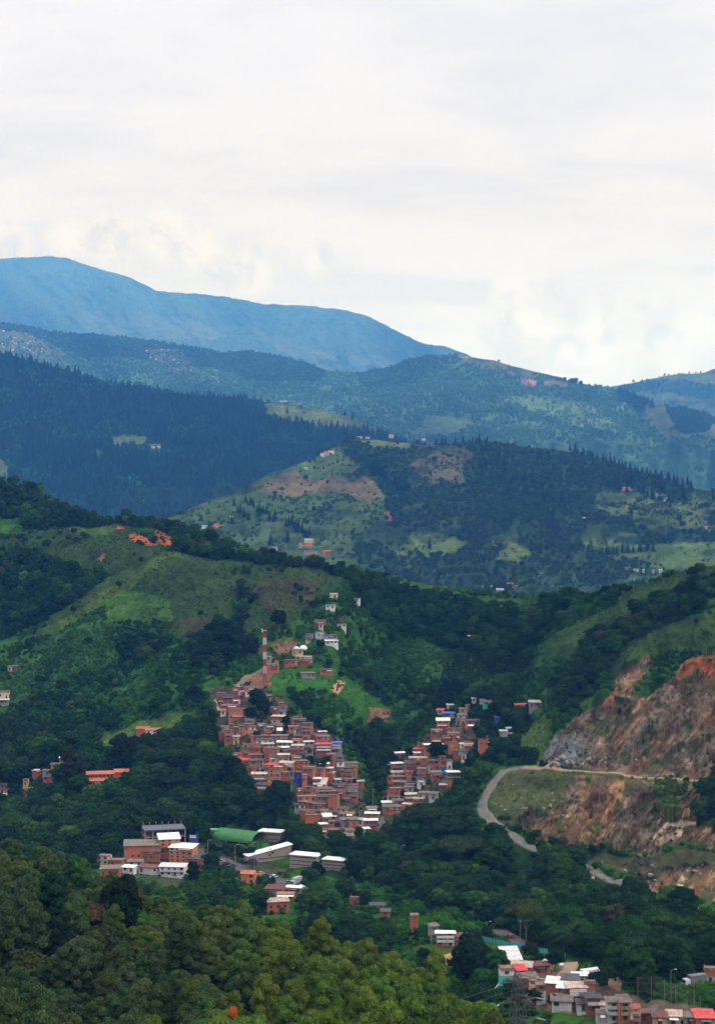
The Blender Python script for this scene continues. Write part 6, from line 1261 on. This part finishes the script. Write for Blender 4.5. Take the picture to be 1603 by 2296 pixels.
T1(BRD[0], 165, 1780, 1.9, (.024, .032, .022), 'tall grey-green tree left of the terracotta school', sz=1.5); T1(BRD[3], 365, 1712, 1.3, (.022, .045, .026), 'bluish green tree beside the bright field', sz=1.1)
T1(BRD[1], 980, 1715, 1.35, dk, 'dark tree in front of the white house in the right settlement', sz=1.1); T1(BRD[2], 577, 1600, 1.3, dk, 'dark tree in the gap between upper and lower left settlement', sz=1.3); T1(BRD[3], 590, 1612, 1.2, dk, 'second dark tree in the gap below the orange house', sz=1.2); T1(BRD[0], 560, 1618, 1.0, dk, 'smaller dark tree left in the settlement gap')
for u, v, s in ((695, 1715, .6), (722, 1732, .8), (735, 1712, .5), (650, 1735, .45), (628, 1698, .5), (575, 1660, .6), (840, 1690, .8), (918, 1700, .8), (930, 1760, .7), (905, 1790, .5), (886, 1712, .6), (735, 1790, .5), (790, 1765, .6), (550, 1690, .5), (655, 1618, .8), (640, 1628, .7), (682, 1636, .6)): T1(BRD[rnd.randrange(4)], u, v, s, C3((.016, .036, .014), .3), 'small dark tree growing in a gap between settlement houses', group='trees between the settlement houses')
T1(UMB[0], 1180, 2130, .8, (.060, .085, .022), 'tall pale-trunked tree with sparse yellow-green crown in the dark woods', 'umbrella_tree', sz=1.9)
for u, v, s, k in ((1055, 2230, 1.5, 1.5), (1078, 2215, 1.2, 1.3), (1035, 2222, 1.1, 1.4)): T1(BRD[rnd.randrange(4)], u, v, s, (.018, .036, .018), 'tall dark tree left of the turquoise and white house', sz=k, group='trees beside the turquoise house')
for u, v, s in ((1362, 2212, .75), (1350, 2222, .55), (1240, 2262, .5), (1160, 2262, .8), (1200, 2256, .6), (1330, 2212, .5), (1190, 2158, .8), (1245, 2178, .9)): T1(BRD[rnd.randrange(4)], u, v, s, C3((.020, .044, .018), .2), 'small rounded tree beside the lower right settlement', group='small trees by the lower right settlement')
T1(EUC[0], 434, 2002, 1.15, (.012, .024, .014), 'dark conical evergreen beside the brick apartment towers', 'eucalyptus_tree', sz=1.0); T1(EUC[1], 425, 1890, .9, (.022, .050, .024), 'slender green tree right of the concrete hall', 'eucalyptus_tree'); T1(EUC[2], 450, 1888, .95, (.022, .054, .022), 'slender green tree left of the vaulted hall', 'eucalyptus_tree')
T1(EUC[3], 805, 1905, .9, (.022, .055, .016), 'bright green tree at the foot of the brick settlement', 'eucalyptus_tree'); T1(BRD[1], 630, 1640, .1, dk, 'tiny dark shrub beside the blue roof')
T1(BRD[2], 1368, 1590, .35, (.02, .05, .02), 'lone small palm-like tree clinging to the quarry face') if False else None
p = S_main.pt(1390, 1604); tree('quarry_tree', BRD[2], tuple(p), .42, 0, (.016, .04, .02), 'lone small dark tree clinging to the upper quarry face', None)
for i in range(15): T1(BRD[i % 4], 468+i*10+rnd.uniform(-3, 3), 1912+i*1.4+rnd.uniform(-4, 4), rnd.uniform(.42, .7), C3((.014, .034, .014), .3), 'small dark tree in the row between green vault and valley road', group='trees between vault and road')
# purple flowering tree by the school
T1(BRD[0], 566, 1950, .65, (.11, .085, .13), 'small lilac flowering tree in front of the slanted school wing')
# ---- bushes
def bush_sources(S, u, v, col, lab): 
    out = []
    for k in range(4): p = S.pt(u+k*7, v); t, c = tree('shrub', BUSH[k], tuple(p), 1.0, k, col, ['leftmost ', 'second ', 'third ', 'rightmost '][k]+lab, 'shrubs beside the track', 'shrub', parts=False); out.append(c)
    return out
bs = bush_sources(S_main, 1120, 1838, (.03, .055, .02), 'low green shrub on the grass inside the gravel road bend')
A = sample(S_main, 2.0, -300, 1940, vmax=2470); X, Y, U, V, Z = A; T = main_z.t(U, V); n = fbm(X/12, Y/12, 121, 4)
pr = np.select([T == 0, T == 7, T == 1, T == 3, T == 2, T == 5, T == 4, T == 6], [np.clip((n-.30)*5, .25, .95), np.clip((n-.30)*5, .2, .9), .45, np.clip((n-.42)*4, .06, .5), np.clip((n-.52)*3, .03, .4), np.where(((U > 470) & (U < 830) & (V > 1530)) | ((U > 850) & (U < 1080) & (V > 1610)), .45, .06), np.clip((fbm(X/9, Y/9, 131, 3)-.60)*5, 0, .5), .6], 0)
m = (rg.random(len(X)) < pr) & clear_of(X, Y, -.3); X, Y, U, V, Z, T = [q[m] for q in (X, Y, U, V, Z, T)]
sc = np.select([T == 0, T == 7, T == 1, T == 3, T == 2, T == 4], [rg.uniform(.5, 1.35, len(X)), rg.uniform(.6, 1.6, len(X)), rg.uniform(.8, 1.7, len(X)), rg.uniform(.25, .55, len(X)), rg.uniform(.25, .65, len(X)), rg.uniform(.3, .7, len(X))], rg.uniform(.4, .8, len(X)))
bc_ = main_z.c(U, V); rockm = (T == 4) | (T == 5) | (T == 6); bc_ = np.where(rockm[:, None], np.array([.035, .055, .022]), bc_*np.array([1.0, 1.05, .9])*np.where((T == 3)|(T == 2), 1.15, 1.0)[:, None]); sh = np.clip(fbm(X/22, Y/22, 141, 3)*2.2-.6, 0, 1)[:, None]
tint = tinted(bc_*(.60+1.1*sh), len(X), .35)
stuff('scrub', np.stack([X, Y, Z], 1), sc, tint, rg.integers(0, 4, len(X)), bs, 'scrub and low bushes covering the green hillsides', 'scrub')
X, Y, Z = near_b; stuff('undergrowth', np.stack([X, Y, Z], 1), rg.uniform(.8, 1.9, len(X)), tinted(np.tile([.026, .045, .018], (len(X), 1)), len(X), .4), rg.integers(0, 4, len(X)), bs, 'undergrowth beneath the near forest', 'undergrowth')

# ================= middle hill
X, Y, U, V, Z = sample(S_mid, 8.0*KM, vmax=1390); T = mid_z.t(U, V); n = fbm(X/70, Y/70, 151, 4)
pr = np.select([T == 1, T == 7, T == 3, T == 2, T == 5], [.95, np.clip((n-.36)*5, .15, .9), np.clip((n-.5)*3, .02, .3), np.clip((n-.56)*3, .008, .2), .02], 0); m = (rg.random(len(X)) < pr) & clear_of(X, Y, 1); X, Y, U, V, Z, T = [q[m] for q in (X, Y, U, V, Z, T)]
lsrc = []
for k in range(3): t, c = tree('broadleaf_tree', (LOWT[k], None), tuple(S_mid.pt(1290+30*k, 1235)), 1.0, k, (.02, .04, .018), ['left', 'middle', 'right'][k]+' one of three small round trees in the pasture below the conifer row', 'trees in the pasture of the middle hill', parts=False); lsrc.append(c)
tint = tinted(np.where((T == 1)[:, None], np.array([[.018, .046, .019]]), np.array([[.026, .048, .020]])), len(X), .4)
stuff('middle_hill_woods', np.stack([X, Y, Z], 1), KM*rg.uniform(.5, 1.25, len(X))*np.where(T == 2, .6, 1), tint, rg.integers(0, 3, len(X)), lsrc, 'mixed woods and thickets covering the middle hill', 'woods')
X, Y, U, V, Z = sample(S_mid, 4.6*KM, vmax=1390); T = mid_z.t(U, V); n = fbm(X/30, Y/30, 161, 4); pr = np.select([T == 7, T == 3, T == 2, T == 5], [.75, np.clip((n-.42)*4, .05, .6), np.clip((n-.52)*3, .02, .3), .05], .2); m = (rg.random(len(X)) < pr) & clear_of(X, Y, 0); X, Y, U, V, Z = [q[m] for q in (X, Y, U, V, Z)]
stuff('middle_hill_scrub', np.stack([X, Y, Z], 1), KM*rg.uniform(.7, 1.9, len(X)), tinted(mid_z.c(U, V)*.9, len(X), .45), rg.integers(0, 4, len(X)), bs, 'scrub and hedges scattered over the middle hill pastures', 'scrub')
# conifers one can tell apart on the middle hill
def conif(S, pts, lab, grp, s0=.75, s1=1.15):
    out = []
    for u, v in pts:
        p = S.pt(u, v); t, c = tree('conifer_tree', CON[rnd.randrange(3)], (p[0], p[1], p[2]-.5), rnd.uniform(s0, s1)*S.K, rnd.uniform(0, 6), C3((.008, .020, .012), .25), lab, grp); out.append(c)
    return out
def jit(a, b, n, j=4): return [(a[0]+(b[0]-a[0])*(i+rnd.random()*.8)/n, a[1]+(b[1]-a[1])*(i+.5)/n+rnd.uniform(-j, j)) for i in range(n)]
cs = conif(S_mid, jit((970, 998), (1100, 994), 9, 2)+jit((1275, 1012), (1400, 1050), 14, 3)+jit((1400, 1050), (1553, 1098), 17, 4), 'dark conifer standing on the skyline of the middle hill', 'conifers on the middle hill skyline')
conif(S_mid, jit((520, 1135), (560, 1170), 5, 5)+jit((548, 1130), (620, 1170), 14, 6)+jit((640, 1175), (695, 1206), 14, 6), 'dark conifer in the tree line crossing the left pasture', 'conifers crossing the left pasture', .6, 1.0)
conif(S_mid, jit((1355, 1245), (1470, 1236), 13, 2), 'dark conifer in the row along the pasture edge at right', 'row of conifers at the pasture edge', .7, 1.0); conif(S_mid, jit((830, 1050), (870, 1085), 16, 12)+jit((885, 1095), (922, 1110), 8, 8), 'dark conifer in the clump beside the brown slope', 'conifers beside the brown slope', .9, 1.3)
conif(S_mid, jit((1075, 1060), (1260, 1160), 30, 40), 'dark conifer rising above the woods of the middle hill', 'conifers within the middle hill woods', .8, 1.3); conif(S_mid, [(963, 1232), (520, 1175), (607, 1215), (645, 1218), (605, 1225)], 'single dark conifer standing alone in a pasture', 'lone pasture conifers'); conif(S_mid, jit((1375, 1085), (1540, 1130), 22, 14), 'dark conifer near the white farmhouse on the right', 'conifers near the white farmhouse', .8, 1.3)
# ================= pine hill
X, Y, U, V, Z = sample(S_pine, 7.0*KP, u1=1150, vmax=1230); T = pine_z.t(U, V); n = fbm(X/90, Y/90, 171, 3); ok = clear_of(X, Y, 2); m = (rg.random(len(X)) < np.select([T == 8, T == 3, T == 2], [.97, .12, .02], 0)) & ok; X, Y, U, V, Z = [q[m] for q in (X, Y, U, V, Z)]
tint = tinted(np.array([[.010, .040, .020]])*(.75+.7*fbm(X/50, Y/50, 181, 3))[:, None], len(X), .3); lt = rg.random(len(X)) < .03; tint[lt] *= 1.9; sc = KP*rg.uniform(.55, 1.2, len(X)); k = rg.integers(0, 3, len(X)); bl = fbm(X/120, Y/120, 201, 4) > .60; k = np.where(bl & (rg.random(len(X)) < .7), 3, k); tint[k == 3] *= 2.0; order = np.argsort(-(sc/Y)); ind = np.zeros(len(X), bool); cnt = 0
for i in order:
    if cnt >= 150: break
    if k[i] == 3: continue
    if U[i] < 0 or V[i] > 1165 or (U[i] > 360 and V[i] > 1165-(U[i]-360)*.45): continue
    tree('pine_tree', (CON[k[i]][0], None), (X[i], Y[i], Z[i]), sc[i], 0, tuple(tint[i]), 'dark pine at the lower edge of the dense pine forest on the left hill', 'pines of the left hill forest', parts=False); ind[i] = True; cnt += 1
r_ = ~ind; stuff('pine_forest', np.stack([X, Y, Z], 1)[r_], sc[r_], tint[r_], k[r_], [next(c for c in cs if c.data == CON[q][0]) for q in range(3)]+[lsrc[0]], 'dense dark pine forest covering the left hill', 'forest')
# ================= blue ridge, far mountain, right ridge
def far_cover(S, Z_, step, name, label, s0, s1, u1=1735, vmax=3000, col=None, dens=None):
    step = step*S.K; s0 *= S.K; s1 *= S.K; X, Y, U, V, Z = sample(S, step, u1=u1, vmax=vmax); T = Z_.t(U, V); n = fbm(X/(step*9), Y/(step*9), 191, 4); d = dens or {0: .8, 1: 1.0, 2: .03, 3: .22, 5: .02}
    pr = np.select([T == q for q in d], [v if v > .9 else np.clip(v+(n-.5)*2.2*v, 0, 1) for v in d.values()], 0); m = (rg.random(len(X)) < pr) & clear_of(X, Y, 2); X, Y, U, V, Z, T = [q[m] for q in (X, Y, U, V, Z, T)]
    tint = tinted(Z_.c(U, V)*1.1*(.7+.6*fbm(X/(step*4), Y/(step*4), 5, 3))[:, None], len(X), .35)
    return stuff(name, np.stack([X, Y, Z], 1), rg.uniform(s0, s1, len(X)), tint, rg.integers(0, 3, len(X)), lsrc, label, 'woods')
far_cover(S_far, far_z, 9.5, 'blue_ridge_woods', 'woods and thickets covering the blue ridge', .6, 1.4)
far_cover(S_mtn, mtn_z, 20.0, 'far_mountain_woods', 'cloud forest and scrub covering the far mountain', .6, 1.2, u1=1250)
far_cover(S_rr, rr_z, 15.0, 'right_ridge_woods', 'woods on the pale ridge at the far right', .8, 1.8)
for u, v, s in ((1282, 860, 1.7), (1291, 862, 2.0), (1302, 865, 1.6), (1277, 858, 1.1)): T1((BRD[rnd.randrange(4)]), u, v+2, s, (.016, .03, .014), 'tree of the small clump standing on the ridge skyline', sheet=S_far, sz=1.2, group='skyline tree clump')
conif(S_far, jit((1385, 878), (1466, 916), 26, 5), 'tall dark pine in the stand on the right shoulder of the ridge', 'pines on the ridge shoulder', 1.2, 1.7)
for u in (1478, 1486, 1490, 1499, 1512, 1520, 1524, 1530, 1545, 1560, 1571, 1420, 1440): T1(BRD[rnd.randrange(4)], u, float(np.interp(u, [1370, 1420, 1480, 1530, 1580, 1603], [866, 858, 844, 838, 835, 826]))+2, rnd.uniform(.5, 1.2), (.02, .035, .016), 'thin tree on the skyline of the pale right ridge', sheet=S_rr, sz=1.4, group='skyline trees of the right ridge')
# cecropia top in the foreground
D = 70.0; x0 = (492-CU)/F*D; zg = float(NH.z(np.array([x0]), np.array([D]))[0]); ztop = CZ-(2274-CV)/F*D
t = empty('cecropia_tree', (x0, D, zg)); tag(t, 'foreground cecropia with drooping green leaves and one orange leaf, bottom edge', 'tree'); Hh = ztop-zg; MB().bar((0, 0, -.5), (0, 0, Hh), .09, n=7, r2=.05).build('trunk', BARK, t)
def leaf(L, droop, nf, col, span=6.0, wd=.30):
    V_ = []; F_ = []; A_ = []; nseg = 8      # palmate leaf: fingers radiate from the stalk and droop like an umbrella
    for q in range(nf):
        a = span*(q/(nf-1)-.5); l = L*(1-.12*abs(q-(nf-1)/2)/nf); n0 = len(V_)
        for i in range(nseg+1):
            f = i/nseg; w = wd*L*(f**.8)*(1-f)**.5*1.1+.008; r = l*math.sin(f*1.25)/1.25*1.15; z = -droop*l*f*f
            for sgn, dz in ((-1, -.035), (0, .02), (1, -.035)): V_.append((r*math.cos(a)-sgn*w*math.sin(a), r*math.sin(a)+sgn*w*math.cos(a), z+dz*(f > 0))); A_.append(.95 if sgn == 0 else .35+.2*(q % 2))
        for i in range(nseg):
            for k in (0, 1): b_ = n0+i*3+k; F_.append((b_, b_+1, b_+4, b_+3))
    me = bpy.data.meshes.new('leaf'); me.from_pydata(V_, [], F_); me.materials.append(FOL); at = me.attributes.new('leaf', 'FLOAT', 'POINT'); at.data.foreach_set('value', A_); o = link('leaf', me, t); o.color = col+(1,); return o
for (dx, dy, dz, L, dr, cc) in ((.12, -.35, .0, .72, .75, (.060, .100, .026)), (-.62, -.2, -.16, .70, .80, (.034, .066, .026)), (.42, .25, .07, .50, .6, (.060, .105, .030)), (-.25, .45, .02, .6, .6, (.040, .075, .028)), (.75, -.1, -.38, .5, .7, (.070, .120, .030)), (-.95, .2, -.34, .6, .8, (.030, .060, .024)), (.1, -.5, -.55, .7, .8, (.045, .085, .025))):
    o = leaf(L, dr, 10, cc); o.location = (dx, dy, Hh+dz); o.rotation_euler = (.12, .08*dx, dx*3)
    MB().bar((0, 0, Hh-.9), (dx, dy, Hh+dz-.01), .016, n=5).build('leaf_stalk', BARK, t)
o = leaf(.34, 1.0, 6, (.30, .060, .022), 2.6, .40); o.location = (.60, -.1, Hh+.34); o.rotation_euler = (0, .35, -.6); tag(o, 'orange dying leaf'); MB().bar((0, 0, Hh-.9), (.60, -.1, Hh+.34), .014, n=4).build('leaf_stalk', BARK, t)
o = leaf(.30, 1.1, 6, (.26, .075, .025), 4.0, .35); o.location = (-.38, -.6, Hh-.22); tag(o, 'second orange dying leaf'); 

# ------------------------------------------------------------ air
def vol(name, col, dens, verts_faces, label=None):
    me = bpy.data.meshes.new(name); me.from_pydata(*verts_faces); m, t_, out = newmat(name+'_air'); pv = N(t_, 'ShaderNodeVolumePrincipled'); pv.inputs['Color'].default_value = col+(1,); pv.inputs['Density'].default_value = dens; pv.inputs['Absorption Color'].default_value = (1, 1, 1, 1); pv.inputs['Anisotropy'].default_value = .0
    t_.links.new(pv.outputs[0], out.inputs['Volume']); me.materials.append(m); o = link(name, me); tag(o, label, kind='stuff'); return o
hz = MB().box(-9500, 9500, -700, 23000, GZ-1.5, CZ+3500); o = vol('haze', (.10, .365, 1.0), HAZE, (hz.v, [], hz.f), 'blue air over the whole valley')
for u, v, r, k in ((596, 1224, 16, .9),):
    p = S_mid.pt(u, v+3); iv, itf = ico(2); q = iv*np.array([r*.6, r, r*1.0])*(1+.25*(fbm(iv[:, 0]*2+5, iv[:, 1]*2+iv[:, 2]*2, 7, 3)-.5))[:, None]; o = vol('smoke', (.55, .68, .85), .003*k, ([tuple(a) for a in q], [], [tuple(int(i) for i in f) for f in itf]), 'thin blue smoke drifting over the pasture'+(' houses' if k > .5 else ' at left')); o.location = (p[0], p[1], p[2]+r*1.3)
print('objects', len(bpy.data.objects))
